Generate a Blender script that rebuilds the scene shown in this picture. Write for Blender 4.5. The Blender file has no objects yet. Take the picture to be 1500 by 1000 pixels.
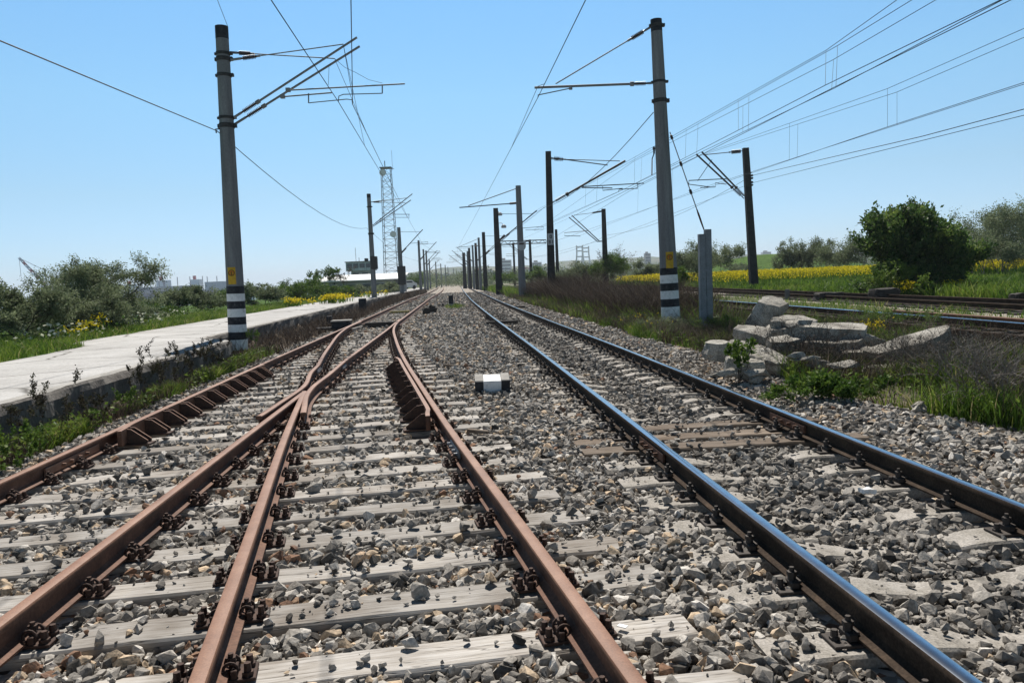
import bpy, bmesh, math, random
import numpy as np
from mathutils import Vector, Matrix

R = math.radians
rng = np.random.default_rng(7)
random.seed(7)
SC = bpy.context.scene
COL = SC.collection

# ------------------------------------------------------------------ survey helpers
# focal length, pitch and roll worked out from the rail gauge; at() turns a sighted direction and a distance into a place
FPX, HOR, ROLL, CZ = 1150.0, -98.0, 0.042, 1.59
TH = math.atan(-HOR / FPX)
RO = math.atan(ROLL)
def ray(px, py):
    c, s = math.cos(RO), math.sin(RO)
    dx, dy = px - 750, py - 500
    xp, yp = c * dx - s * dy, s * dx + c * dy
    d1 = math.cos(TH) - yp / FPX * math.sin(TH)
    return xp / FPX / d1, (-math.sin(TH) - yp / FPX * math.cos(TH)) / d1
def at(px, py, Y):
    a, b = ray(px, py)
    return Vector((a * Y, Y, CZ + b * Y))
def atz(px, py, z):
    a, b = ray(px, py)
    Y = (z - CZ) / b
    return Vector((a * Y, Y, z))
def ssm(a, b, x):
    t = np.clip((np.asarray(x, float) - a) / (b - a), 0, 1)
    return t * t * (3 - 2 * t)
def zp(Y):                                   # the long profile of the line: level, then falling gently away
    Y = np.asarray(Y, float)
    return np.where(Y < 15, 0, np.where(Y < 60, -.003 * (Y - 15), np.where(Y < 300, -.135 - .0075 * (Y - 60), -1.935)))
def atg(px, py, zo=0.0):                     # where a sighted direction meets the ground profile + zo
    a, b = ray(px, py)
    Y = 1.0
    while Y < 900 and CZ + b * Y > float(zp(Y)) + zo:
        Y *= 1.002
    return Vector((a * Y, Y, float(zp(Y)) + zo))
def mast_depth(px, py, h):                   # distance of a mast of height h whose top is sighted at px, py
    a, b = ray(px, py)
    Y = 30.0
    while Y < 900 and CZ + b * Y < float(zp(Y)) + h:
        Y *= 1.002
    return Y

def curve(pts):                              # smooth monotone curve x(Y) through points
    Y = np.array([p[0] for p in pts], float); X = np.array([p[1] for p in pts], float)
    m = np.gradient(X, Y)
    def f(y):
        y = np.asarray(y, float)
        yc = np.clip(y, Y[0], Y[-1])
        i = np.clip(np.searchsorted(Y, yc) - 1, 0, len(Y) - 2)
        h = Y[i + 1] - Y[i]; t = (yc - Y[i]) / h
        r = (2*t**3-3*t**2+1)*X[i] + (t**3-2*t**2+t)*h*m[i] + (-2*t**3+3*t**2)*X[i+1] + (t**3-t**2)*h*m[i+1]
        return r + np.where(y < Y[0], (y - Y[0]) * m[0], 0) + np.where(y > Y[-1], (y - Y[-1]) * m[-1], 0)
    return f
xA = curve([(-6, -3.17), (0, -3.58), (30, -5.62), (60, -7.66), (100, -10.4), (180, -16.6), (300, -27)])
xC = lambda y: xA(y) + 1.508
_D = curve([(-6, 2.18), (0, .935), (4, .09), (7.6, -.68), (10.35, -1.23), (13.4, -1.83), (18.7, -2.77), (23.5, -3.52), (27, -3.9), (30, -4.11), (34, -4.384)])
xD = lambda y: np.where(np.asarray(y) < 31, _D(y), xC(y))
xB = lambda y: xD(y) - 1.555
xE = curve([(-6, 2.22), (0, 1.71), (15, .44), (30, -.84), (46, -2.13), (88, -5.05), (180, -11), (300, -19)])
xF = lambda y: xE(y) + 1.512
xG = curve([(-6, 10.4), (0, 9.9), (20, 8.2), (50, 5.7), (100, 1.9), (180, -4), (300, -12)])   # far rail of the near siding
xH = curve([(-6, 14.9), (0, 14.55), (40, 12.45), (100, 9.3), (180, 4), (300, -4)])
GZ = .23                                     # the two tracks on the right lie a little higher
xW = lambda y: xA(y) - 1.38 - 1.0 * ssm(17.2, 18.6, y)     # face of the platform wall
xR = lambda y: xW(y) - 3.3                                  # far edge of the concrete road
def slope(f, y): return float(f(y + .05) - f(y - .05)) / .1

def vnoise(x, y, s, seed=0):                 # cheap value noise on arrays
    x = np.asarray(x, float) / s; y = np.asarray(y, float) / s
    xi, yi = np.floor(x).astype(np.int64), np.floor(y).astype(np.int64)
    fx, fy = x - xi, y - yi
    fx, fy = fx*fx*(3-2*fx), fy*fy*(3-2*fy)
    def h(a, b):
        n = (a * 374761393 + b * 668265263 + seed * 1442695041) & 0xffffffff
        n = ((n ^ (n >> 13)) * 1274126177) & 0xffffffff
        return ((n ^ (n >> 16)) & 0xffff) / 65535.0
    return (h(xi, yi)*(1-fx) + h(xi+1, yi)*fx)*(1-fy) + (h(xi, yi+1)*(1-fx) + h(xi+1, yi+1)*fx)*fy

def right_edge(y): return xF(y) + 1.45 + .9 * ssm(9.5, 7.0, y) + .35 * (vnoise(y, 0, 2.3, 3) - .5)
def ground_z(x, y):
    x = np.asarray(x, float); y = np.asarray(y, float)
    a, f, w, r = xA(y), xF(y), xW(y), xR(y)
    z = np.full(np.broadcast(x, y).shape, -.02)
    z = np.where((x > xE(y)) & (x < xF(y)), -.035, z)
    z = np.where((x > xD(y) + .75) & (x < xE(y) - .6), .0, z)                     # ballast heaped between the two lines
    z = np.where(x > f + .4, -.03 + .05 * ssm(.6, 1.0, x - f) - .1 * ssm(1.2, 2.0, x - f) + .14 * ssm(2.0, 4.5, x - f), z)
    z = z + np.where(x > f, ssm(xG(y) - 3.4, xG(y) - 2.3, x) * (GZ - .06 - .05), 0)
    z = z + np.where(x > xH(y), .02 * ssm(0, 3, x - xH(y)), 0)
    z = np.where(x < a - .45, -.055 - .10 * ssm(.5, 1.2, a - x), z)
    z = np.where(x < w - .12, .33, z)
    left = np.clip(r - x, 0, None)
    z = np.where(x < r, .37 + .06 * vnoise(x, y, 1.7, 5) - .7 * ssm(5, 22, left) - 7 * ssm(26, 90, left) - 4 * ssm(80, 150, left), z)
    # a green embankment across the field, low rises farther off
    z = z + 3.6 * np.exp(-((x - 42) / 15) ** 2 - ((y - 128) / 14) ** 2)
    return z + zp(y)

# ------------------------------------------------------------------ objects
def tag(o, label=None, cat=None, group=None, kind=None):
    if cat and not kind: kind = 'thing'
    if label: o['label'] = label
    if cat: o['category'] = cat
    if group: o['group'] = group
    if kind: o['kind'] = kind
    return o
BASE = {}
def thing(name, label, cat, loc=(0, 0, 0), group=None):
    o = bpy.data.objects.new(name, None)
    o.empty_display_size = .2
    COL.objects.link(o); o.location = loc
    BASE[o.name] = Vector(loc)
    return tag(o, label, cat, group)
def base_of(o):
    while o.parent: o = o.parent
    return BASE.get(o.name, Vector((0, 0, 0)))
def npmesh(name, V, F, mats, smooth=False, attr=None, midx=None):
    """V (n,3); F list of (m,k) int arrays"""
    me = bpy.data.meshes.new(name)
    if not isinstance(F, (list, tuple)): F = [F]
    F = [np.asarray(f, np.int32) for f in F if len(f)]
    nl = sum(f.size for f in F); nf = sum(len(f) for f in F)
    me.vertices.add(len(V)); me.vertices.foreach_set('co', np.asarray(V, np.float32).ravel())
    me.loops.add(nl); me.loops.foreach_set('vertex_index', np.concatenate([f.ravel() for f in F]))
    tot = np.concatenate([np.full(len(f), f.shape[1], np.int32) for f in F])
    st = np.concatenate([[0], np.cumsum(tot)[:-1]]).astype(np.int32)
    me.polygons.add(nf); me.polygons.foreach_set('loop_start', st)
    try: me.polygons.foreach_set('loop_total', tot)
    except Exception: pass
    if midx is not None: me.polygons.foreach_set('material_index', np.asarray(midx, np.int32))
    me.polygons.foreach_set('use_smooth', np.full(nf, bool(smooth)))
    for m in (mats if isinstance(mats, (list, tuple)) else [mats]): me.materials.append(m)
    if attr:
        for k, v in attr.items():
            at_ = me.attributes.new(k, 'FLOAT', 'POINT'); at_.data.foreach_set('value', np.asarray(v, np.float32))
    me.update(calc_edges=True); me.validate()
    return me
def obj(name, me, parent=None, loc=(0, 0, 0), rotz=0):
    o = bpy.data.objects.new(name, me); COL.objects.link(o)
    o.location = loc; o.rotation_euler = (0, 0, rotz)
    if parent: o.parent = parent
    return o

class MB:
    def __init__(s): s.v = []; s.f = []; s.m = []
    def add(s, vs, fs, m=0):
        k = len(s.v); s.v += [tuple(v) for v in vs]
        s.f += [tuple(i + k for i in f) for f in fs]; s.m += [m] * len(fs)
        return s
    def box(s, c, d, rz=0, m=0, tilt=None, bev=0):
        bm = bmesh.new(); bmesh.ops.create_cube(bm, size=1)
        for v in bm.verts: v.co = Vector((v.co.x * d[0], v.co.y * d[1], v.co.z * d[2]))
        if bev: bmesh.ops.bevel(bm, geom=list(bm.edges), offset=bev, segments=1, affect='EDGES')
        M = Matrix.Translation(Vector(c)) @ Matrix.Rotation(rz, 4, 'Z')
        if tilt: M = M @ Matrix.Rotation(tilt[0], 4, 'X') @ Matrix.Rotation(tilt[1], 4, 'Y')
        bm.verts.index_update()
        s.add([M @ v.co for v in bm.verts], [[v.index for v in f.verts] for f in bm.faces], m); bm.free()
        return s
    def tube(s, pts, r, n=8, m=0, cap=True):
        pts = [Vector(p) for p in pts]
        rs = r if isinstance(r, (list, tuple)) else [r] * len(pts)
        vs, fs = [], []
        up = None
        for i, p in enumerate(pts):
            d = (pts[min(i + 1, len(pts) - 1)] - pts[max(i - 1, 0)]).normalized()
            if up is None: up = Vector((0, 0, 1)) if abs(d.z) < .9 else Vector((1, 0, 0))
            u = d.cross(up).normalized(); w = u.cross(d).normalized(); up = w
            for k in range(n):
                a = 2 * math.pi * k / n
                vs.append(p + (u * math.cos(a) + w * math.sin(a)) * rs[i])
        for i in range(len(pts) - 1):
            for k in range(n):
                a, b = i * n + k, i * n + (k + 1) % n
                fs.append((a, b, b + n, a + n))
        if cap:
            fs.append(tuple(range(n - 1, -1, -1))); fs.append(tuple(range((len(pts) - 1) * n, len(pts) * n)))
        return s.add(vs, fs, m)
    def lathe(s, p0, p1, prof, n=12, m=0):            # prof: (distance along, radius)
        p0, p1 = Vector(p0), Vector(p1); d = (p1 - p0); L = d.length; d = d / L
        up = Vector((0, 0, 1)) if abs(d.z) < .9 else Vector((1, 0, 0))
        u = d.cross(up).normalized(); w = u.cross(d)
        vs, fs = [], []
        for t, r in prof:
            for k in range(n):
                a = 2 * math.pi * k / n
                vs.append(p0 + d * (t * L) + (u * math.cos(a) + w * math.sin(a)) * r)
        for i in range(len(prof) - 1):
            for k in range(n):
                a, b = i * n + k, i * n + (k + 1) % n
                fs.append((a, b, b + n, a + n))
        fs.append(tuple(range(n - 1, -1, -1))); fs.append(tuple(range((len(prof) - 1) * n, len(prof) * n)))
        return s.add(vs, fs, m)
    def prism(s, poly, o, u, w, t, m=0):              # polygon (a,b) in the plane o + a*u + b*w, thickness vector t
        o, u, w, t = Vector(o), Vector(u), Vector(w), Vector(t); n = len(poly)
        A = [o + u * a + w * b - t / 2 for a, b in poly]; B = [p + t for p in A]
        return s.add(A + B, [tuple(range(n - 1, -1, -1)), tuple(range(n, 2 * n))] + [(i, (i + 1) % n, (i + 1) % n + n, i + n) for i in range(n)], m)
    def build(s, name, mats, parent=None, smooth=False, label=None):
        off = base_of(parent) if parent else Vector((0, 0, 0))
        me = bpy.data.meshes.new(name)
        me.from_pydata([(v[0] - off.x, v[1] - off.y, v[2] - off.z) for v in s.v], [], s.f)
        for mt in (mats if isinstance(mats, (list, tuple)) else [mats]): me.materials.append(mt)
        me.polygons.foreach_set('material_index', s.m)
        bm = bmesh.new(); bm.from_mesh(me); bmesh.ops.recalc_face_normals(bm, faces=bm.faces); bm.to_mesh(me); bm.free()
        if smooth:
            me.polygons.foreach_set('use_smooth', [True] * len(me.polygons))
            try: me.set_sharp_from_angle(angle=R(40))
            except Exception: pass
        me.update()
        o = obj(name, me, parent)
        if label: o['label'] = label
        return o

# ------------------------------------------------------------------ materials
def newmat(name):
    m = bpy.data.materials.new(name); m.use_nodes = True
    return m, m.node_tree.nodes, m.node_tree.links
def ramp(N, stops, interp='LINEAR'):
    r = N.new('ShaderNodeValToRGB'); r.color_ramp.interpolation = interp
    e = r.color_ramp.elements
    while len(e) < len(stops): e.new(.5)
    for k, (p, c) in enumerate(stops): e[k].position = p; e[k].color = (*c, 1)
    return r
def mat(name, stops, scale=8., rough=.85, metal=0., bump=.0, bscale=None, stretch=(1, 1, 1), detail=8, spec=.3, fine=None, bdist=.01):
    """noise-coloured surface: stops over a fractal noise in object space, optional fine speckle and bump"""
    m, N, L = newmat(name); b = N['Principled BSDF']
    tc = N.new('ShaderNodeTexCoord'); mp = N.new('ShaderNodeMapping'); mp.inputs['Scale'].default_value = stretch
    L.new(tc.outputs['Object'], mp.inputs[0])
    n = N.new('ShaderNodeTexNoise'); n.inputs['Scale'].default_value = scale; n.inputs['Detail'].default_value = detail; n.inputs['Roughness'].default_value = .65
    L.new(mp.outputs[0], n.inputs[0])
    r = ramp(N, stops); L.new(n.outputs[0], r.inputs[0])
    out = r.outputs[0]
    if fine:
        n2 = N.new('ShaderNodeTexNoise'); n2.inputs['Scale'].default_value = fine[0]; n2.inputs['Detail'].default_value = 3
        L.new(mp.outputs[0], n2.inputs[0])
        r2 = ramp(N, [(.3, (1 - fine[1],) * 3), (.7, (1 + fine[1],) * 3)]); L.new(n2.outputs[0], r2.inputs[0])
        mx = N.new('ShaderNodeMix'); mx.data_type = 'RGBA'; mx.blend_type = 'MULTIPLY'; mx.inputs[0].default_value = 1
        L.new(out, mx.inputs[6]); L.new(r2.outputs[0], mx.inputs[7]); out = mx.outputs[2]
    L.new(out, b.inputs['Base Color'])
    b.inputs['Roughness'].default_value = rough; b.inputs['Metallic'].default_value = metal
    b.inputs['Specular IOR Level'].default_value = spec
    if bump:
        n3 = N.new('ShaderNodeTexNoise'); n3.inputs['Scale'].default_value = bscale or scale * 4; n3.inputs['Detail'].default_value = 6
        L.new(mp.outputs[0], n3.inputs[0])
        bp = N.new('ShaderNodeBump'); bp.inputs['Strength'].default_value = bump; bp.inputs['Distance'].default_value = bdist
        L.new(n3.outputs[0], bp.inputs['Height']); L.new(bp.outputs[0], b.inputs['Normal'])
    return m
def attrmat(name, stops, rough=.9, trans=0., noise=None, bump=0., spec=.2, interp='LINEAR', tint=1.0, bdist=.006):
    """colour from the per-piece attribute v; leaves let light through"""
    m, N, L = newmat(name); b = N['Principled BSDF']
    a = N.new('ShaderNodeAttribute'); a.attribute_name = 'v'
    r = ramp(N, stops, interp); L.new(a.outputs['Fac'], r.inputs[0]); out = r.outputs[0]
    tc = N.new('ShaderNodeTexCoord')
    if noise:
        n2 = N.new('ShaderNodeTexNoise'); n2.inputs['Scale'].default_value = noise[0]; n2.inputs['Detail'].default_value = 5
        L.new(tc.outputs['Object'], n2.inputs[0])
        r2 = ramp(N, [(.3, (1 - noise[1],) * 3), (.7, (1 + noise[1],) * 3)]); L.new(n2.outputs[0], r2.inputs[0])
        mx = N.new('ShaderNodeMix'); mx.data_type = 'RGBA'; mx.blend_type = 'MULTIPLY'; mx.inputs[0].default_value = 1
        L.new(out, mx.inputs[6]); L.new(r2.outputs[0], mx.inputs[7]); out = mx.outputs[2]
        if bump:
            bp = N.new('ShaderNodeBump'); bp.inputs['Strength'].default_value = bump; bp.inputs['Distance'].default_value = bdist
            L.new(n2.outputs[0], bp.inputs['Height']); L.new(bp.outputs[0], b.inputs['Normal'])
    L.new(out, b.inputs['Base Color']); b.inputs['Roughness'].default_value = rough; b.inputs['Specular IOR Level'].default_value = spec
    if trans:
        t = N.new('ShaderNodeBsdfTranslucent'); L.new(out, t.inputs[0])
        s = N.new('ShaderNodeMixShader'); s.inputs[0].default_value = trans
        L.new(b.outputs[0], s.inputs[1]); L.new(t.outputs[0], s.inputs[2]); L.new(s.outputs[0], N['Material Output'].inputs[0])
    return m
def g3(v, t=(1, 1, 1)): return (v * t[0], v * t[1], v * t[2])

M = {}
M['rust'] = mat('rusty_steel', [(.25, (.07, .034, .022)), (.5, (.135, .066, .040)), (.75, (.20, .105, .065))], 5, .75, 0, .35, 90, (1, 1, 1), fine=(60, .25), bdist=.002)
M['rust_top'] = mat('rusty_tops_and_lit_rims', [(.25, (.14, .066, .038)), (.5, (.22, .112, .068)), (.75, (.31, .175, .115))], 3, .6, 0, .15, 120, fine=(140, .18), bdist=.001)
M['rust_dark'] = mat('dark_rusty_fastening', [(.3, (.035, .022, .018)), (.6, (.075, .042, .03)), (.8, (.15, .075, .045))], 30, .8, 0, .4, 150, bdist=.002)
M['rail_side'] = mat('brown_used_rail', [(.3, (.026, .019, .015)), (.6, (.06, .043, .031)), (.8, (.10, .066, .044))], 5, .88, 0, .3, 100, fine=(80, .3), bdist=.001, spec=.08)
M['rail_foot'] = mat('greasy_used_rail_fixing', [(.3, (.03, .025, .022)), (.7, (.075, .06, .05))], 20, .7)
M['rail_polish'] = mat('polished_running_surface', [(.3, (.33, .36, .41)), (.7, (.45, .48, .53))], 2, .17, 1.0, .05, 60, (1, 6, 1), bdist=.0005)
M['concrete'] = mat('weathered_concrete', [(.25, (.20, .19, .175)), (.5, (.31, .295, .27)), (.75, (.40, .385, .36))], 4, .9, 0, .5, 60, fine=(90, .15), bdist=.004)
M['sleeper_conc'] = mat('concrete_sleeper', [(.28, (.13, .115, .10)), (.45, (.26, .24, .21)), (.6, (.34, .315, .285)), (.8, (.43, .405, .37))], 4, .92, 0, .7, 60, fine=(90, .3), bdist=.006)
M['mast_conc'] = mat('spun_concrete_mast', [(.28, (.09, .092, .095)), (.45, (.16, .165, .17)), (.6, (.20, .205, .21)), (.8, (.27, .275, .275))], 1.6, .85, 0, .5, 40, (4, 4, .35), fine=(60, .28), bdist=.005)
M['mast_dark'] = mat('dark_square_mast', [(.3, (.018, .018, .02)), (.7, (.05, .047, .045))], 3, .85, fine=(50, .2))
M['mast_mid'] = mat('grey_weathered_mast', [(.3, (.09, .09, .09)), (.7, (.17, .17, .17))], 3, .85)
M['black'] = mat('black_paint', [(.35, (.010, .011, .014)), (.60, (.028, .03, .035)), (.66, (.09, .09, .088))], 9, .7, 0, .3, 40, bdist=.003)
M['white'] = mat('white_paint', [(.30, (.30, .30, .29)), (.38, (.58, .58, .57)), (.5, (.72, .72, .71)), (.7, (.78, .78, .76))], 8, .7, 0, .3, 40, fine=(40, .08), bdist=.003)
M['yellow'] = mat('yellow_warning_paint', [(.3, (.42, .25, .015)), (.7, (.60, .37, .02))], 12, .6)
M['orange'] = mat('orange_warning_paint', [(.3, (.45, .15, .01)), (.7, (.55, .20, .015))], 12, .6)
M['signgrey'] = mat('grey_number_plate', [(.3, (.32, .33, .34)), (.7, (.45, .46, .47))], 9, .6)
M['steel'] = mat('galvanised_steel', [(.3, (.16, .17, .18)), (.7, (.30, .31, .33))], 6, .55, .6, fine=(40, .12))
M['darksteel'] = mat('dark_steel', [(.3, (.025, .024, .024)), (.7, (.07, .063, .058))], 12, .6, .3)
M['porcelain'] = mat('brown_insulator_glaze', [(.3, (.022, .012, .010)), (.7, (.05, .028, .022))], 12, .4, spec=.5)
M['wire'] = mat('weathered_conductor', [(.3, (.02, .02, .022)), (.7, (.045, .045, .048))], 5, .6, .4)
M['rope'] = mat('pale_stay_strand', [(.3, (.42, .40, .38)), (.7, (.55, .53, .50))], 20, .7)
M['greysteel'] = mat('grey_painted_steel', [(.25, (.13, .14, .15)), (.6, (.21, .225, .24)), (.85, (.26, .25, .24))], 4, .6, .2, fine=(30, .15))
M['dockpaint'] = mat('old_blue_grey_panels', [(.3, (.28, .34, .36)), (.5, (.42, .47, .47)), (.7, (.50, .52, .50))], 1.2, .7, stretch=(1, 1, .25), fine=(5, .2))
M['roofwhite'] = mat('white_sheet_roof', [(.3, (.62, .62, .60)), (.7, (.76, .76, .74))], 1.5, .5)
M['glass'] = mat('dark_window_glass', [(.3, (.02, .025, .03)), (.7, (.04, .05, .06))], 2, .1, spec=.6)
M['wallgrey'] = mat('stained_render', [(.3, (.25, .245, .235)), (.7, (.42, .41, .39))], .8, .9, fine=(6, .15))
M['redpaint'] = mat('faded_red_paint', [(.3, (.38, .05, .05)), (.7, (.48, .08, .07))], 1, .6)
M['tyre'] = mat('tyre_rubber', [(.3, (.012, .012, .012)), (.7, (.03, .03, .03))], 9, .8)
M['hull'] = mat('dark_blue_hull', [(.3, (.03, .05, .09)), (.7, (.05, .08, .13))], .05, .6)
M['rubble'] = mat('broken_concrete', [(.28, (.075, .068, .058)), (.40, (.20, .185, .16)), (.55, (.34, .32, .28)), (.8, (.46, .44, .40))], 3.6, .95, 0, 1.0, 26, fine=(55, .42), bdist=.025)
M['bark'] = mat('rough_bark', [(.3, (.025, .021, .018)), (.7, (.07, .06, .05))], 14, .95, 0, .6, 30)
M['bark_grey'] = mat('grey_bark', [(.3, (.11, .098, .085)), (.7, (.24, .215, .19))], 14, .95)
M['wood_dark'] = mat('tarred_timber', [(.3, (.022, .019, .017)), (.7, (.06, .052, .045))], 6, .85, 0, .5, 30, (1, 8, 8), bdist=.004)
M['wood_moss'] = mat('lichen_covered_plank', [(.35, (.10, .085, .05)), (.5, (.22, .19, .07)), (.7, (.33, .29, .11))], 6, .95)

def timber_mat(name, cols, per):
    m, N, L = newmat(name); b = N['Principled BSDF']
    tc = N.new('ShaderNodeTexCoord'); oi = N.new('ShaderNodeObjectInfo')
    ad = N.new('ShaderNodeVectorMath'); ad.operation = 'MULTIPLY_ADD'
    cb = N.new('ShaderNodeCombineXYZ'); L.new(oi.outputs['Random'], cb.inputs[0]); L.new(oi.outputs['Random'], cb.inputs[1]); L.new(oi.outputs['Random'], cb.inputs[2])
    ad.inputs[1].default_value = (37, 91, 53); L.new(cb.outputs[0], ad.inputs[0]); L.new(tc.outputs['Object'], ad.inputs[2])
    mp = N.new('ShaderNodeMapping'); mp.inputs['Scale'].default_value = (1, 14, 14); L.new(ad.outputs[0], mp.inputs[0])
    n = N.new('ShaderNodeTexNoise'); n.inputs['Scale'].default_value = 3.2; n.inputs['Detail'].default_value = 9; n.inputs['Roughness'].default_value = .72; n.inputs['Distortion'].default_value = .6
    L.new(mp.outputs[0], n.inputs[0])
    r = ramp(N, cols); L.new(n.outputs[0], r.inputs[0])
    n2 = N.new('ShaderNodeTexNoise'); n2.inputs['Scale'].default_value = 2.2; n2.inputs['Detail'].default_value = 5; L.new(ad.outputs[0], n2.inputs[0])
    r2 = ramp(N, [(.3, (.62, .58, .54)), (.55, (1, 1, 1)), (.75, (1.12, 1.1, 1.06))]); L.new(n2.outputs[0], r2.inputs[0])
    mx = N.new('ShaderNodeMix'); mx.data_type = 'RGBA'; mx.blend_type = 'MULTIPLY'; mx.inputs[0].default_value = 1
    L.new(r.outputs[0], mx.inputs[6]); L.new(r2.outputs[0], mx.inputs[7])
    # drying cracks along the grain
    mp2 = N.new('ShaderNodeMapping'); mp2.inputs['Scale'].default_value = (.8, 16, 16); L.new(ad.outputs[0], mp2.inputs[0])
    n3 = N.new('ShaderNodeTexNoise'); n3.inputs['Scale'].default_value = 1.3; n3.inputs['Detail'].default_value = 3; L.new(mp2.outputs[0], n3.inputs[0])
    r3 = ramp(N, [(.485, (1, 1, 1)), (.5, (.16, .14, .12)), (.515, (1, 1, 1))]); L.new(n3.outputs[0], r3.inputs[0])
    mx2 = N.new('ShaderNodeMix'); mx2.data_type = 'RGBA'; mx2.blend_type = 'MULTIPLY'; mx2.inputs[0].default_value = .75
    L.new(mx.outputs[2], mx2.inputs[6]); L.new(r3.outputs[0], mx2.inputs[7])
    rr = N.new('ShaderNodeMapRange'); rr.inputs[3].default_value = 1 - per; rr.inputs[4].default_value = 1 + per * .6; L.new(oi.outputs['Random'], rr.inputs[0])
    mx3 = N.new('ShaderNodeVectorMath'); mx3.operation = 'SCALE'; L.new(mx2.outputs[2], mx3.inputs[0]); L.new(rr.outputs[0], mx3.inputs['Scale'])
    L.new(mx3.outputs[0], b.inputs['Base Color']); b.inputs['Roughness'].default_value = .92; b.inputs['Specular IOR Level'].default_value = .2
    bp = N.new('ShaderNodeBump'); bp.inputs['Strength'].default_value = .5; bp.inputs['Distance'].default_value = .004
    sm = N.new('ShaderNodeMath'); sm.operation = 'MULTIPLY_ADD'; sm.inputs[1].default_value = .5
    L.new(n.outputs[0], sm.inputs[0]); L.new(r3.outputs[0], sm.inputs[2]); L.new(sm.outputs[0], bp.inputs['Height']); L.new(bp.outputs[0], b.inputs['Normal'])
    return m
M['timber'] = timber_mat('weathered_grey_timber', [(.25, (.17, .15, .13)), (.42, (.33, .305, .275)), (.6, (.43, .41, .385)), (.8, (.52, .50, .475))], .22)
M['timber_brown'] = timber_mat('brown_timber', [(.25, (.06, .045, .035)), (.45, (.165, .13, .10)), (.65, (.26, .215, .175)), (.85, (.36, .315, .27))], .25)

STONES = [(0, (.035, .032, .029)), (.13, (.105, .097, .087)), (.32, (.235, .217, .194)), (.55, (.35, .325, .29)), (.70, (.485, .455, .413)), (.80, (.63, .595, .55)), (.83, (.42, .33, .235)), (.93, (.52, .40, .28)), (.95, (.26, .155, .10)), (1, (.18, .115, .085))]
M['stone'] = attrmat('ballast_stone', STONES, .93, 0, (70, .32), .6, .15)
M['leaf_olive'] = attrmat('olive_leaf', [(0, (.06, .082, .04)), (.5, (.145, .178, .092)), (1, (.30, .345, .20))], .7, .38)
M['leaf_dark'] = attrmat('dark_green_leaf', [(0, (.025, .055, .013)), (.55, (.06, .115, .025)), (1, (.20, .26, .06))], .6, .45, spec=.35)
M['leaf_mid'] = attrmat('green_leaf', [(0, (.03, .065, .012)), (.5, (.075, .135, .022)), (1, (.17, .23, .04))], .65, .35)
M['leaf_brown'] = attrmat('budding_brown_twig', [(0, (.055, .042, .032)), (.6, (.10, .078, .058)), (1, (.15, .13, .08))], .9, .15)
M['grass'] = attrmat('grass_blade', [(0, (.03, .06, .012)), (.4, (.07, .135, .018)), (.7, (.15, .225, .03)), (.86, (.21, .25, .05)), (1, (.34, .29, .14))], .7, .4)
M['dry'] = attrmat('dry_stalk', [(0, (.035, .026, .021)), (.5, (.085, .064, .05)), (.85, (.15, .115, .085)), (1, (.30, .25, .19))], .95, .1)
M['rape'] = attrmat('yellow_blossom', [(0, (.05, .11, .012)), (.42, (.09, .16, .015)), (.45, (.50, .40, .015)), (1, (.72, .58, .02))], .8, .35)
M['weeddark'] = attrmat('dark_dock_leaf', [(0, (.022, .018, .012)), (.5, (.05, .042, .026)), (1, (.08, .085, .03))], .9, .15)
M['umbel'] = attrmat('pale_blossom', [(0, (.05, .10, .02)), (.45, (.08, .14, .03)), (.5, (.55, .56, .42)), (1, (.70, .70, .60))], .8, .3)

# ground sheet: ballast / grass / soil by attribute
def ground_mat():
    m, N, L = newmat('ground_surface'); b = N['Principled BSDF']
    tc = N.new('ShaderNodeTexCoord')
    def noise(s, d=6):
        n = N.new('ShaderNodeTexNoise'); n.inputs['Scale'].default_value = s; n.inputs['Detail'].default_value = d; L.new(tc.outputs['Object'], n.inputs[0]); return n
    vo = N.new('ShaderNodeTexVoronoi'); vo.inputs['Scale'].default_value = 17; L.new(tc.outputs['Object'], vo.inputs[0])
    sp = N.new('ShaderNodeSeparateColor'); L.new(vo.outputs['Color'], sp.inputs[0])
    rb = ramp(N, STONES); L.new(sp.outputs[0], rb.inputs[0])
    ng = noise(3.5); rg = ramp(N, [(.3, (.028, .055, .012)), (.5, (.055, .11, .016)), (.7, (.10, .16, .03))]); L.new(ng.outputs[0], rg.inputs[0])
    ns = noise(2.2, 9); rs = ramp(N, [(.3, (.07, .056, .042)), (.7, (.17, .14, .11))]); L.new(ns.outputs[0], rs.inputs[0])
    nf = noise(.012, 4); rf = ramp(N, [(.35, (.05, .075, .025)), (.5, (.09, .10, .04)), (.62, (.055, .10, .02)), (.75, (.16, .14, .08))]); L.new(nf.outputs[0], rf.inputs[0])
    def mix(fac, a, c):
        x = N.new('ShaderNodeMix'); x.data_type = 'RGBA'; L.new(fac, x.inputs[0]); L.new(a, x.inputs[6]); L.new(c, x.inputs[7]); return x.outputs[2]
    def at_(n):
        a = N.new('ShaderNodeAttribute'); a.attribute_name = n; return a.outputs['Fac']
    col = mix(at_('grass'), rs.outputs[0], rg.outputs[0])
    col = mix(at_('far'), col, rf.outputs[0])
    col = mix(at_('ballast'), col, rb.outputs[0])
    L.new(col, b.inputs['Base Color']); b.inputs['Roughness'].default_value = .97; b.inputs['Specular IOR Level'].default_value = .1
    bp = N.new('ShaderNodeBump'); bp.inputs['Strength'].default_value = .9; bp.inputs['Distance'].default_value = .03
    L.new(vo.outputs['Distance'], bp.inputs['Height']); bp.invert = True
    L.new(bp.outputs[0], b.inputs['Normal'])
    return m
M['ground'] = ground_mat()

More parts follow.
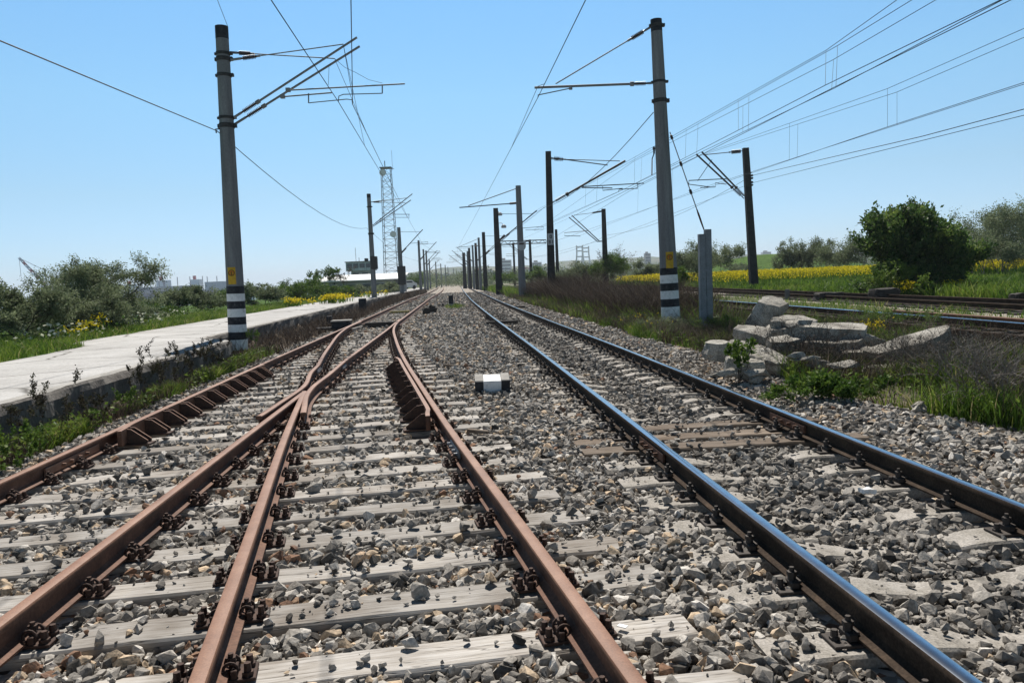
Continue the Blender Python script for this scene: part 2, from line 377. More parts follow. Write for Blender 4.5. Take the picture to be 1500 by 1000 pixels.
# ------------------------------------------------------------------ ground, road, water, hills
def axis(parts):
    out = []
    for a, b, s in parts: out += list(np.arange(a, b, s))
    return np.array(out + [parts[-1][1]])
gx = axis([(-3500, -400, 250), (-400, -60, 20), (-60, -14, 1.2), (-14, 17, .22), (17, 70, 1.3), (70, 400, 20), (400, 3500, 250)])
gy = axis([(-60, -6, 6), (-6, 22, .3), (22, 110, 1), (110, 400, 8), (400, 4500, 200)])
X, Y = np.meshgrid(gx, gy)
Z = ground_z(X, Y)
inb = (X > xA(Y) - 1.25) & (X < right_edge(Y) + .1)
Z = Z - np.where(inb & (Y < 100), .035, 0)
i = np.arange(len(gy) - 1)[:, None] * len(gx) + np.arange(len(gx) - 1)[None]
F = np.stack([i, i + 1, i + 1 + len(gx), i + len(gx)], -1).reshape(-1, 4)
wob = .5 * (vnoise(X, Y, .8, 9) - .5)
mb_ = np.clip(ssm(-1.3, -1.0, X - xA(Y) + wob) * (1 - ssm(-.1, .3, X - right_edge(Y) + wob)) +
              ssm(-2.6, -2.2, X - xG(Y) + wob) * (1 - ssm(.9, 1.3, X - xG(Y) + wob)) * .85 + ssm(-2.5, -2.2, X - xH(Y) + wob) * (1 - ssm(.8, 1.2, X - xH(Y) + wob)) * .85, 0, 1)
mg = np.clip(np.where(X < xR(Y), 1, 0) + ssm(0, 2, X - right_edge(Y)) * (1 - ssm(30, 45, Y) * (X < xG(Y))) * (.45 + .55 * ssm(13, 16, X)), 0, 1)
mf = ssm(120, 260, np.hypot(X, Y)) * (1 - .8 * ((X > 20) & (Y < 300)))
ground = obj('ground', npmesh('ground', np.stack([X, Y, Z], -1).reshape(-1, 3), F, M['ground'], True,
             dict(ballast=mb_.ravel(), grass=mg.ravel(), far=mf.ravel())))
tag(ground, kind='structure')

def road_mat():
    m = mat('pale_road_concrete', [(.28, (.24, .232, .218)), (.42, (.36, .35, .335)), (.6, (.43, .42, .405)), (.75, (.47, .46, .445))], .7, .9, 0, .5, 30, fine=(30, .16), bdist=.006)
    N, L = m.node_tree.nodes, m.node_tree.links; b = N['Principled BSDF']
    src = b.inputs['Base Color'].links[0].from_socket
    tc = N.new('ShaderNodeTexCoord'); nz = N.new('ShaderNodeTexNoise'); nz.inputs['Scale'].default_value = 1.5; nz.inputs['Detail'].default_value = 6; L.new(tc.outputs['Object'], nz.inputs[0])
    ad = N.new('ShaderNodeVectorMath'); ad.operation = 'MULTIPLY_ADD'; ad.inputs[1].default_value = (.5, .5, 0); L.new(nz.outputs['Color'], ad.inputs[0]); L.new(tc.outputs['Object'], ad.inputs[2])
    vo = N.new('ShaderNodeTexVoronoi'); vo.feature = 'DISTANCE_TO_EDGE'; vo.inputs['Scale'].default_value = .42; L.new(ad.outputs[0], vo.inputs[0])
    r = ramp(N, [(0, (.22, .21, .19)), (.008, (.55, .54, .52)), (.022, (1, 1, 1))]); L.new(vo.outputs['Distance'], r.inputs[0])
    mx = N.new('ShaderNodeMix'); mx.data_type = 'RGBA'; mx.blend_type = 'MULTIPLY'; mx.inputs[0].default_value = 1
    L.new(src, mx.inputs[6]); L.new(r.outputs[0], mx.inputs[7]); L.new(mx.outputs[2], b.inputs['Base Color'])
    return m
ry = np.concatenate([np.arange(-6, 30, .5), np.arange(30, 215, 3.)])
V = []; F = []
for k, y in enumerate(ry):
    z = float(zp(y)); w, r = float(xW(y)) - .16, float(xR(y)) + .25 * (vnoise(y, 1, 1.1, 2) - .5)
    for t in np.linspace(0, 1, 9): V.append((w + (r - w) * t, y, z + .405 + .012 * math.sin(t * 3.1)))
    V.append((r - .05, y, z + .15))
n = 10
F = [(k * n + j, k * n + j + 1, (k + 1) * n + j + 1, (k + 1) * n + j) for k in range(len(ry) - 1) for j in range(n - 1)]
tag(obj('road', npmesh('road', np.array(V), np.array(F)[:, ::-1], road_mat(), True)), kind='structure')

# platform wall with a worn, chipped edge
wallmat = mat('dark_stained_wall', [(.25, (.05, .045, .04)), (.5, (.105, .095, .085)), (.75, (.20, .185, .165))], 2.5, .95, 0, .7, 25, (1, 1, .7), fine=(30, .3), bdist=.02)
wy = np.concatenate([np.arange(-6, 17.2, .12), np.arange(17.2, 62, .5), np.arange(62, 205, 3.)])
prof = [(0, -.35), (0, -.1), (.0, .12), (.0, .3), (-.015, .385), (-.05, .415), (-.13, .42), (-.2, .418), (-.24, .3)]
V = []
for k, y in enumerate(wy):
    for j, (u, z) in enumerate(prof):
        e = .05 * (vnoise(y, z * 3, .3, 1) - .5) + .04 * (vnoise(y, z, .09, 8) - .5)
        chip = .10 * max(0, float(vnoise(y, 0, .8, 4)) - .6) if j in (4, 5) else 0
        V.append((float(xW(y)) + u + e * (j < 6) - chip, y, z + float(zp(y)) - chip * .7 + (.012 * (vnoise(y, u, .2, 6) - .5) if j in (5, 6) else 0)))
n = len(prof)
F = [(k * n + j, k * n + j + 1, (k + 1) * n + j + 1, (k + 1) * n + j) for k in range(len(wy) - 1) for j in range(n - 1)]
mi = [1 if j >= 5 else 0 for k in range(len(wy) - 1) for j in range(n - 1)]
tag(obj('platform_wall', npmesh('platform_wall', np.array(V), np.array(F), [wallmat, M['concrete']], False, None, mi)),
    'low dark concrete retaining wall with a chipped pale edge along the road', 'wall')

def water_mat():
    m = mat('harbour_water', [(.3, (.03, .07, .11)), (.7, (.05, .10, .14))], .05, .12, 0, .4, .6, spec=.5, bdist=.1)
    return m
tag(obj('sea', npmesh('sea', np.array([(-3400, 60, -9), (-75, 60, -9), (-75, 4400, -9), (-3400, 4400, -9)]), np.array([(0, 1, 2, 3)]), water_mat())), kind='structure')
# distant rise closing the view along the line
hx = np.linspace(-900, 1500, 160); V = []
for x in hx:
    h = 16 + 16 * float(vnoise(x, 0, 260, 3)) + 7 * float(vnoise(x, 0, 60, 5)) + 3 * float(vnoise(x, 0, 18, 7))
    h *= float(ssm(-420, -120, x)) * (.75 + .25 * float(ssm(900, 200, x)))
    for t, k in ((0, 0), (40, .5), (110, .9), (190, 1), (300, .85), (500, .2)): V.append((x, 1500 + t, -4 + h * k))
F = [(a * 6 + j, (a + 1) * 6 + j, (a + 1) * 6 + j + 1, a * 6 + j + 1) for a in range(len(hx) - 1) for j in range(5)]
tag(obj('hills', npmesh('hills', np.array(V), np.array(F), mat('wooded_hillside', [(.35, (.03, .05, .025)), (.5, (.06, .085, .035)), (.65, (.13, .13, .08))], .02, .95, fine=(.09, .4)), True)), kind='structure')

# ------------------------------------------------------------------ railway
HALF = [(.0625, 0), (.0625, .011), (.022, .023), (.008, .036), (.008, .100), (.0325, .112), (.0345, .137), (.030, .1455), (.018, .149)]
PROF = [(-u, z) for u, z in HALF][::-1] + HALF            # closed outline, left to right under the foot
PROF = [(u, z) for u, z in PROF]
def rail(name, parent, f, ys, z0=.02, dz=0, mats=None, label=None, prof=PROF, top=None, cut=True):
    """rail along x = f(y)"""
    off = base_of(parent)
    ys = np.asarray(ys, float); n = len(prof); V = []
    for y in ys:
        s = slope(f, y); c = math.hypot(1, s); tx, ty = 1 / c, -s / c       # across the rail
        x = float(f(y)); z = z0 + dz + float(zp(y))
        for u, h in prof: V.append((x + tx * u - off.x, y + ty * u - off.y, z + h - off.z))
    F = []; mi = []
    topi = [j for j in range(n) if min(prof[j][1], prof[(j + 1) % n][1]) > (top or .13)]
    for k in range(len(ys) - 1):
        for j in range(n):
            a, b = k * n + j, k * n + (j + 1) % n
            F.append((a, b, b + n, a + n)); mi.append(1 if j in topi else 0)
    me = bpy.data.meshes.new(name)
    caps = [tuple(range(n - 1, -1, -1)), tuple(range((len(ys) - 1) * n, len(ys) * n))]
    me.from_pydata(V, [], F + caps); mi += [0, 0]
    for mt in mats or (M['rust'], M['rust_top']): me.materials.append(mt)
    me.polygons.foreach_set('material_index', mi)
    bm = bmesh.new(); bm.from_mesh(me); bmesh.ops.recalc_face_normals(bm, faces=bm.faces); bm.to_mesh(me); bm.free()
    me.polygons.foreach_set('use_smooth', [True] * len(me.polygons)); me.set_sharp_from_angle(angle=R(35))
    me.update()
    o = obj(name, me, parent)
    if label: o['label'] = label
    return o
YN = list(np.arange(-5, 30, .35)) + list(np.arange(30, 110, 1.5)) + list(np.arange(110, 260, 4))
def span(a, b): return [a] + [y for y in YN if a + .1 < y < b - .1] + [b]

turn = thing('railway_turnout', 'rusty turnout on grey timber sleepers with a frog and check rails', 'railway track', (-2.5, 10, 0))
main = thing('railway_track', 'polished running line on waisted concrete sleepers right of the rusty turnout', 'railway track', (.9, 10, 0))
side = thing('railway_track', 'nearer of the two rusty sidings behind the rubble pile, with three rails', 'railway track', (7.5, 14, GZ), 'sidings beyond the rubble')
far = thing('railway_track', 'farther siding running along the edge of the meadow', 'railway track', (13, 25, GZ), 'sidings beyond the rubble')

rail('rail', turn, xA, span(-5, 260))
rail('rail', turn, xD, span(-5, 260))
rail('rail', turn, xB, span(-5, 10.35), dz=-.002)
rail('rail', turn, xC, span(-5, 10.2), dz=-.001)
def via(pts):
    pts = sorted((atg(px, py, .17).y, atg(px, py, .17).x) for px, py in pts); return pts
lw = via([(379, 609), (383, 606.5), (411.6, 588), (444, 565.6), (456, 544)])
rw = via([(444, 604), (445.5, 597), (449.5, 577.6), (458.5, 565.6), (480, 549)])
bl = lambda y: np.maximum(xB(y) + .03, xA(y) + .072)
cl = lambda y: np.minimum(xC(y), xD(y) - .072)
lwf = curve(lw + [(y, float(bl(y))) for y in (13.6, 15, 18, 22, 25, 28.5)])
rwf = curve(rw + [(y, float(cl(y))) for y in (14, 16, 19, 23, 26, 29)])
rail('wing_rail', turn, lwf, list(np.arange(lw[0][0], 13, .12)) + span(13, 28.5), dz=.001, label='left wing rail flared at its near end, running on as the curved switch blade')
rail('wing_rail', turn, rwf, list(np.arange(rw[0][0], 13, .12)) + span(13, 29), dz=.0015, label='right wing rail with a blunt near end, running on as the straight switch blade')
# check rails on bracket plates
CHK = [(-.022, .02), (-.022, .175), (.022, .175), (.022, .02)]
def check(f, sgn, y0, y1, label):
    c = rail('check_rail', turn, lambda y: f(y) + sgn * (.098 + .05 * (ssm(y0 + .5, y0, y) + ssm(y1 - .5, y1, y))), list(np.arange(y0, y1, .2)), z0=.02, prof=CHK, top=.1, label=label)
    c.data.materials[0] = M['rust']
    y = y0 + .22; k = 0
    while y < y1 - .1:
        b = MB()
        for d in ((-.05, .05) if sgn > 0 else (0,)):
            yy = y + d; x = float(f(yy)) + sgn * .12; s = slope(f, yy)
            b.prism([(0, .0), (.23, .0), (.235, .03), (.075, .150), (0, .156)], (x, yy, .03 + float(zp(yy))), (sgn, -s * sgn, 0), (0, 0, 1), (0, .014, 0)); b.m[-5:] = [1] * 5  # paler rust on the plate rims paints their sunlit edges
        b.box((float(f(y)) + sgn * .25, y, .022 + float(zp(y))), (.28, .16, .016), math.atan(-slope(f, y)))
        b.build('support_bracket', (M['rust_dark'], M['rust_top']), c)
        y += .545
check(xA, 1, 7.75, 13.9, 'check rail beside the left stock rail on triangular brackets')
check(xD, -1, 7.9, 14.2, 'check rail beside the curved stock rail on triangular brackets')
# loose fishplates at rail joints
def fishplate(parent, f, sgn, y, m, L=.62, label=None):
    b = MB(); s = slope(f, y); x = float(f(y)) + sgn * .024
    b.box((x, y, .085 + float(zp(y))), (.022, L, .072), math.atan(-s), bev=.004)
    for d in (-.22, -.08, .08, .22): b.lathe((x + sgn * .008 + s * d, y + d, .085 + float(zp(y))), (x + sgn * .045 + s * d, y + d, .085 + float(zp(y))), [(0, .017), (1, .015)], 6)
    b.build('fishplate', m, parent, label=label)
fishplate(turn, xA, 1, 7.05, M['rust_top'], 1.0); fishplate(turn, xD, -1, 6.8, M['steel'], .5, 'pale galvanised joint plate'); fishplate(turn, lwf, 1, 13.4, M['steel'], .5); fishplate(turn, rwf, 1, 13.8, M['steel'], .5)

# running line and sidings
PM = (M['rail_side'], M['rail_polish'])
PT = .12
rail('rail', main, xE, span(-5, 260), mats=PM, top=.1452); rail('rail', main, xF, span(-5, 260), mats=PM, top=.1452)
fishplate(main, xE, -1, 6.5, M['rust'], .75); fishplate(main, xF, -1, 7.35, M['rust'], .75)
rail('rail', side, xG, span(-5, 220), z0=.02 + GZ, mats=PM, label='shiny far rail of the siding')
rail('rail', side, lambda y: xG(y) - 1.507, span(-5, 220), z0=.02 + GZ, mats=(M['rail_side'], M['rail_side']))
rail('rail', side, lambda y: 10.45 - .08 * np.asarray(y, float), span(-5, 18.4), z0=.02 + GZ, dz=.003, label='third rusty rail that starts beside the siding')
rail('rail', far, xH, span(-5, 220), z0=.02 + GZ, mats=(M['rail_side'], M['rail_side']))
rail('rail', far, lambda y: xH(y) - 1.507, span(-5, 220), z0=.02 + GZ, mats=(M['rail_side'], M['rail_side']))

# rail fastenings: ribbed plate, clamp blocks, bolts with nuts and spring rings (local: x across the rail)
def fastening(kind):
    b = MB()
    b.box((0, 0, .010), (.36, .165, .018), bev=.003)
    for s in (-1, 1):
        if kind == 'ring':
            b.box((s * .088, 0, .036), (.028, .15, .05), bev=.004)
            for y in (-.042, .042):
                b.tube([(s * (.072 + .03 * math.cos(t)), y, .052 + .034 * math.sin(t)) for t in np.linspace(-.5, 3.6, 9)], .0085, 6)
            b.lathe((s * .072, 0, .03), (s * .072, 0, .118), [(0, .012), (.45, .012), (.46, .024), (.8, .024), (.81, .013), (1, .013)], 6)
            b.lathe((s * .145, -.045, .018), (s * .145, -.045, .082), [(0, .027), (.35, .027), (.36, .018), (1, .016)], 6)
            b.lathe((s * .145, .045, .018), (s * .145, .045, .078), [(0, .027), (.35, .027), (.36, .018), (1, .016)], 6)
        else:
            b.box((s * .082, 0, .040), (.045, .11, .04), bev=.006)
            b.box((s * .062, 0, .056), (.03, .085, .018), bev=.003)
            b.lathe((s * .084, 0, .05), (s * .084, 0, .135), [(0, .022), (.42, .022), (.43, .027), (.7, .027), (.71, .014), (1, .013)], 6)
            b.lathe((s * .148, 0, .018), (s * .148, 0, .07), [(0, .024), (.3, .024), (.31, .018), (1, .016)], 6)
    o = b.build('rail_fastening', M['rust_dark'] if kind == 'ring' else M['rail_foot'])
    me = o.data; bpy.data.objects.remove(o); return me
FR, FC = fastening('ring'), fastening('block')
for me_ in (FR, FC):
    for v_ in me_.vertices: v_.co = (v_.co.x * .93, v_.co.y * .85, v_.co.z * .84)

# timber sleepers of the turnout, some split and skewed
def timber_mesh(L, w=.255, seed=0):
    r = random.Random(seed); b = MB(); n = 14; V = []
    for k in range(n + 1):
        x = -L / 2 + L * k / n
        e = .006; wl, wr = -w / 2 + r.uniform(-e, e), w / 2 + r.uniform(-e, e)
        zt = r.uniform(-.006, .004)
        V += [(x, wl, -.16), (x, wl, zt - .012), (x, wl + .012, zt), (x, r.uniform(-.03, .03), zt + r.uniform(-.004, .002)), (x, wr - .012, zt), (x, wr, zt - .012), (x, wr, -.16)]
    F = [(k * 7 + j, k * 7 + j + 1, (k + 1) * 7 + j + 1, (k + 1) * 7 + j) for k in range(n) for j in range(6)]
    F += [tuple(range(6, -1, -1)), tuple(range(n * 7, n * 7 + 7))]
    b.add(V, F); return b
SLEEP = []                                                     # (cx, cy, angle, half length, half width, top z, kind) for the ballast to lie around
def rot_loc(parent, o, loc): o.location = Vector(loc) - base_of(parent)
ang_of = lambda f, y: math.atan(-slope(f, y)) * -1
k = 0; yD = 3.34 - 4 * .54
while yD < 48:
    rr = random.Random(k)
    if yD < 29:
        m = .17 - .10 * float(ssm(8, 29, yD)); xr = float(xD(yD)) + .52 + rr.uniform(-.09, .12)
        if yD < 9: xr += .04
        # the sleeper runs from right of the curved stock rail to left of the other
        xl = float(xA(yD - .6)) - .45 + rr.uniform(-.1, .05)
    else:
        m = .068; xr = float(xD(yD)) + .5; xl = float(xA(yD)) - .5
    a = math.atan(m + rr.uniform(-.008, .008)); L = (xr - xl) / math.cos(a)
    cx = (xr + xl) / 2; cy = yD + (cx - float(xD(yD))) * m
    z = float(zp(cy)) + rr.uniform(-.006, .004)
    b = timber_mesh(L, .25 + rr.uniform(-.02, .025), k)
    o = b.build('sleeper', M['timber'], None); o.parent = turn
    o.location = Vector((cx, cy, z)) - base_of(turn); o.rotation_euler.z = a
    SLEEP.append((cx, cy, a, L / 2, .13, z, 0))
    if yD < 27:
        fs = [xA, xD] + ([xB, xC] if yD < 9.3 else ([lwf, rwf] if yD > 11.4 else []))
        for f in fs:
            x = float(f(cy))
            for _ in range(4): x = float(f(cy + (x - cx) * math.tan(a)))
            y = cy + (x - cx) * math.tan(a)
            q = obj('rail_fastening', FR, o, ((x - cx) / math.cos(a), 0, .001 if f not in (xB, xC, rwf) else .002), math.atan(-slope(f, y)) - a)
    k += 1; yD += .54 if yD < 29 else .62
# concrete sleepers of the running line, dipping at the waist
def conc_mesh():
    b = MB(); n = 24; V = []
    for k in range(n + 1):
        u = -1.2 + 2.4 * k / n; w = abs(u)
        zt = -.05 * (1 - ssm(.15, .55, w)) - .012 * ssm(.95, 1.2, w); hw = .095 + .03 * ssm(.2, .6, w)
        zt = float(zt); hw = float(hw)
        V += [(u, -hw - .025, -.18), (u, -hw, zt - .012), (u, -hw + .014, zt), (u, hw - .014, zt), (u, hw, zt - .012), (u, hw + .025, -.18)]
    F = [(k * 6 + j, k * 6 + j + 1, (k + 1) * 6 + j + 1, (k + 1) * 6 + j) for k in range(n) for j in range(5)] + [tuple(range(5, -1, -1)), tuple(range(n * 6, n * 6 + 6))]
    b.add(V, F); o = b.build('sleeper', M['sleeper_conc']); me = o.data; bpy.data.objects.remove(o); return me
CM = conc_mesh()
xM = lambda y: xE(y) + .756
k = 0; y = 3.25 - 3 * .53
while y < 49:
    rr = random.Random(1000 + k); wood = 6.75 < y < 8.2
    s = slope(xM, y); a = math.atan(-s) + rr.uniform(-.012, .012); cx = float(xM(y)); z = float(zp(y)) + rr.uniform(-.012, .004)
    if wood:
        b = timber_mesh(2.6, .25, k + 500); o = b.build('sleeper', M['timber_brown'], None, label='brown timber sleeper among the concrete ones'); o.parent = main
    else: o = obj('sleeper', CM, main)
    o.location = Vector((cx, y, z)) - base_of(main); o.rotation_euler.z = a
    SLEEP.append((cx, y, a, 1.3 if wood else 1.2, .13 if wood else .10, z, 2 if wood else 1))
    if y < 31:
        for f in (xE, xF):
            u = (float(f(y)) - cx)
            obj('rail_fastening', FC, o, (u, 0, .001), 0)
    k += 1; y += .53 if not wood else .46
# sidings: short rows of timber sleepers where they show between the weeds
for tr, f, y0, y1 in ((side, xG, 9.5, 30), (far, xH, 14, 40)):
    y = y0; k = 0
    while y < y1:
        cx = float(f(y)) - .753; s = slope(f, y)
        b = timber_mesh(2.5, .25, k + 900); o = b.build('sleeper', M['wood_dark'], None); o.parent = tr
        o.location = Vector((cx, y, GZ - .005 + float(zp(y)))) - base_of(tr); o.rotation_euler.z = math.atan(-s)
        k += 1; y += .6

# ------------------------------------------------------------------ ballast: angular stones lying round the sleepers
def hull(n, r, fl):
    bm = bmesh.new()
    for _ in range(n):
        v = Vector((r.gauss(0, 1), r.gauss(0, 1), r.gauss(0, 1))).normalized()
        # push directions towards flats so that facets are broad and edges sharp
        v = Vector((v.x * r.uniform(.75, 1), v.y * r.uniform(.75, 1), v.z * fl * r.uniform(.75, 1)))
        bm.verts.new(v)
    res = bmesh.ops.convex_hull(bm, input=bm.verts)
    bmesh.ops.delete(bm, geom=list({g for g in res['geom_interior'] + res['geom_unused'] if isinstance(g, bmesh.types.BMVert)}), context='VERTS')
    bmesh.ops.triangulate(bm, faces=bm.faces)
    bm.verts.index_update()
    V = np.array([v.co[:] for v in bm.verts], np.float32); Fc = np.array([[v.index for v in f.verts] for f in bm.faces], np.int32); bm.free()
    V *= np.array([1, r.uniform(.6, .95), r.uniform(.65, 1)])
    return V, Fc
def scatter(P, size, val, npts, nproto, fl=.8):
    """stones at P (n,3) with radius size, value val"""
    r = random.Random(npts); Vs, Fs, As = [], [], []; off = 0
    which = rng.integers(0, nproto, len(P))
    for k in range(nproto):
        V, Fc = hull(npts, r, fl); idx = np.where(which == k)[0]; n = len(idx)
        if not n: continue
        az = rng.uniform(0, 2 * np.pi, n); tx = rng.normal(0, .45, n); ty = rng.normal(0, .45, n)
        ca, sa, cx, sx, cy, sy = np.cos(az), np.sin(az), np.cos(tx), np.sin(tx), np.cos(ty), np.sin(ty)
        Rm = np.empty((n, 3, 3), np.float32)
        Rm[:, 0] = np.stack([ca*cy, -sa*cx + ca*sy*sx, sa*sx + ca*sy*cx], -1)
        Rm[:, 1] = np.stack([sa*cy, ca*cx + sa*sy*sx, -ca*sx + sa*sy*cx], -1)
        Rm[:, 2] = np.stack([-sy, cy*sx, cy*cx], -1)
        W = np.einsum('nij,mj->nmi', Rm, V) * size[idx][:, None, None] + P[idx][:, None, :]
        Vs.append(W.reshape(-1, 3)); As.append(np.repeat(val[idx], len(V)))
        Fs.append((Fc[None] + (np.arange(n) * len(V))[:, None, None] + off).reshape(-1, 3)); off += n * len(V)
    return np.concatenate(Vs), np.concatenate(Fs), np.concatenate(As)
def stone_field(y0, y1, dens, r0, r1, npts, nproto, hard=True):
    out = []
    area_w = 16.0
    n = int((y1 - y0) * area_w * dens)
    y = rng.uniform(y0, y1, n); x = rng.uniform(-1, 1, n) * area_w / 2 - 1 - .06 * y
    # keep to the bed, and (out of sight) drop what lies far outside the view wedge
    lo, hi = xA(y) - .95 - .35 * vnoise(y, 3, .7, 11), right_edge(y) + .35 * (vnoise(x, y, .35, 12) - .5)
    ok = (x > lo) & (x < hi) & (np.abs(x) < .8 * y + 2.4)
    x, y = x[ok], y[ok]
    s = r0 * np.exp(rng.normal(-.06, .42, len(x))); s = np.clip(s, r0 * .4, r1 * 1.15)
    z = ground_z(x, y) - .035 + s * .55 + .022 * (vnoise(x, y, .25, 21) - .5) + .03 * (vnoise(x, y, .9, 22) - .5) + rng.uniform(-.012, .012, len(x))
    keep = np.ones(len(x), bool)
    if hard:
        for f in (xA, xD, xE, xF): keep &= np.abs(x - f(y)) > .075 + s * .6
        m1 = y < 10.3
        for f in (xB, xC): keep &= ~(m1 & (np.abs(x - f(y)) < .07 + s * .6))
        m2 = y > 8.3
        for f in (lwf, rwf): keep &= ~(m2 & (y < 29) & (np.abs(x - f(y)) < .07 + s * .6))
        for f, sg in ((xA, 1), (xD, -1)): keep &= ~((y > 7.5) & (y < 14) & ((x - f(y)) * sg > 0) & ((x - f(y)) * sg < .33))
        u_ = rng.uniform(0, 1, len(x))
        for cx, cy, a, hl, hw, zt, kd in SLEEP:
            if cy < y0 - .8 or cy > y1 + .8: continue
            m = np.abs(y - cy) < .9
            dx, dy = x[m] - cx, y[m] - cy
            u = dx * math.cos(a) + dy * math.sin(a); v = -dx * math.sin(a) + dy * math.cos(a)
            lap = .04 * vnoise(x[m], y[m], .28, 37) ** 1.5 + .03 * rng.random(len(u)); ins = (np.abs(u) < hl + s[m] * .35 - lap) & (np.abs(v) < hw + s[m] * .4 - lap)
            # a few stones lie on top; the waist of a concrete sleeper is half buried
            pr = np.full(ins.shape, .028)
            patch = vnoise(x[m], y[m], .45, 31)
            pr = np.where(patch > .72, .14, pr)
            if kd == 1: pr = np.where(np.abs(u) < .35, .08 + .28 * (patch > .62), np.where(np.abs(u) > .85, .12, .06))
            stay = u_[m] < pr
            zz = z[m]; ztop = zt + (np.where(np.abs(u) < .35, -.045, 0) if kd == 1 else 0)
            z[m] = np.where(ins & stay, ztop + s[m] * .5, zz)
            kk = keep[m]; kk &= ~(ins & ~stay); keep[m] = kk
            # clear the rail seats
    x, y, z, s = x[keep], y[keep], z[keep], s[keep]
    v = np.clip(rng.beta(1.5, 1.5, len(x)) * .78, 0, 1)
    tan = rng.uniform(0, 1, len(x)); v = np.where(tan < .085, rng.uniform(.83, .94, len(x)), v); v = np.where(tan > .985, .97, v)
    # rust shed by the old rails tints the stones beside them
    nr = np.minimum(np.minimum(np.abs(x - xA(y)), np.abs(x - xD(y))), np.minimum(np.abs(x - xB(y)) + (y > 10) * 9, np.abs(x - xC(y))))
    v = np.where((nr < .30) & (rng.random(len(x)) < .10), rng.uniform(.94, 1, len(x)), v)
    # oily darker stones between the running rails
    oil = (x > xE(y) + .1) & (x < xF(y) - .1) & (vnoise(x, y, .6, 41) > .22)
    v = np.where(oil, np.clip(v * .74, .02, .55), v)
    oil2 = ((np.abs(x - xE(y)) < .35) | (np.abs(x - xF(y)) < .3)) & (rng.uniform(0, 1, len(x)) < .5)
    v = np.where(oil2, v * .7, v)
    return scatter(np.stack([x, y, z], -1), s, v, npts, nproto)
Vs, Fs, As = [], [], []; off = 0
for a in ((1.2, 6.5, 1500, .012, .02, 8, 10), (1.2, 5.2, 1900, .026, .055, 15, 24), (5.2, 10, 1600, .028, .056, 12, 18), (10, 20, 950, .034, .062, 9, 14), (20, 45, 330, .048, .08, 8, 10), (45, 95, 70, .085, .13, 8, 8)):
    V, Fc, A = stone_field(*a)
    Vs.append(V); Fs.append(Fc + off); As.append(A); off += len(V)
bal = obj('ballast', npmesh('ballast', np.concatenate(Vs), np.concatenate(Fs), M['stone'], False, dict(v=np.concatenate(As))))
tag(bal, 'grey and tan crushed stone ballast round the sleepers', None, None, 'stuff')
print('ballast tris', sum(len(f) for f in Fs))

# ------------------------------------------------------------------ masts and cantilevers
def insulator(p0, p1, parent, n=9, r=.055, name='insulator'):
    pr = [(0, .022)]
    for k in range(n):
        t = .12 + .76 * k / n; d = .76 / n
        pr += [(t, .025), (t + d * .25, r), (t + d * .5, r * .95), (t + d * .6, .025)]
    pr += [(.9, .03), (1, .022)]
    return MB().lathe(p0, p1, pr, 10).build(name, M['porcelain'], parent, True)
def lerp(a, b, t): return Vector(a) + (Vector(b) - Vector(a)) * t
def arm(parent, name, pole, tip, r=.026, ins=(.05, .22), m='steel', lab=None, rins=.055, extra=None):
    """tube from the mast to its tip with an insulator near the mast"""
    b = MB(); a0, a1 = lerp(pole, tip, ins[0]), lerp(pole, tip, ins[1])
    b.tube([lerp(pole, tip, 0), a0], .03, 6); b.tube([a1, tip], r, 8)
    b.lathe(lerp(pole, tip, ins[1] - .012), lerp(pole, tip, ins[1] + .02), [(0, r * 1.9), (1, r * 1.9)], 8)
    if extra: extra(b)
    o = b.build(name, M[m], parent, True, lab)
    insulator(a0, a1, o, 9, rins)
    return o
def pole_round(root, base, top, r0, r1, m, cap=True, bands=(), collars=(), z0=None):
    base, top = Vector(base), Vector(top); H = top.z - base.z
    P = lambda z: lerp(base, top, (z - base.z) / H); Rr = lambda z: r0 + (r1 - r0) * (z - base.z) / H
    zs = max([base.z] + [b_[1] for b_ in bands])
    zs = max(zs, base.z + .5)
    b = MB(); b.tube([base, P(zs), P(zs + (top.z - zs) * .5), P(top.z - (.3 if cap else 0))], [r0, Rr(zs), Rr(zs + (top.z - zs) * .5), Rr(top.z - (.3 if cap else 0))], 20)
    b.build('pole', m, root, True)
    if cap: MB().tube([P(top.z - .3), top], [r1 + .006, r1 + .006], 20).build('cap', M['black'], root, True)
    for za, zb, c in bands:
        MB().tube([P(za), P(zb)], [Rr(za) + .004, Rr(zb) + .004], 24).build('painted_band', M[c], root, True, '%s painted band' % c)
    for z, h in collars:
        b = MB(); b.tube([P(z), P(z + h)], [Rr(z) + .014, Rr(z + h) + .014], 20)
        b.box(P(z + h / 2) + Vector((Rr(z) + .03, 0, 0)), (.08, .1, h * .9)); b.box(P(z + h / 2) + Vector((-Rr(z) - .02, 0, 0)), (.05, .08, h * .8))
        b.build('collar', M['darksteel'], root, False)
    return P, Rr
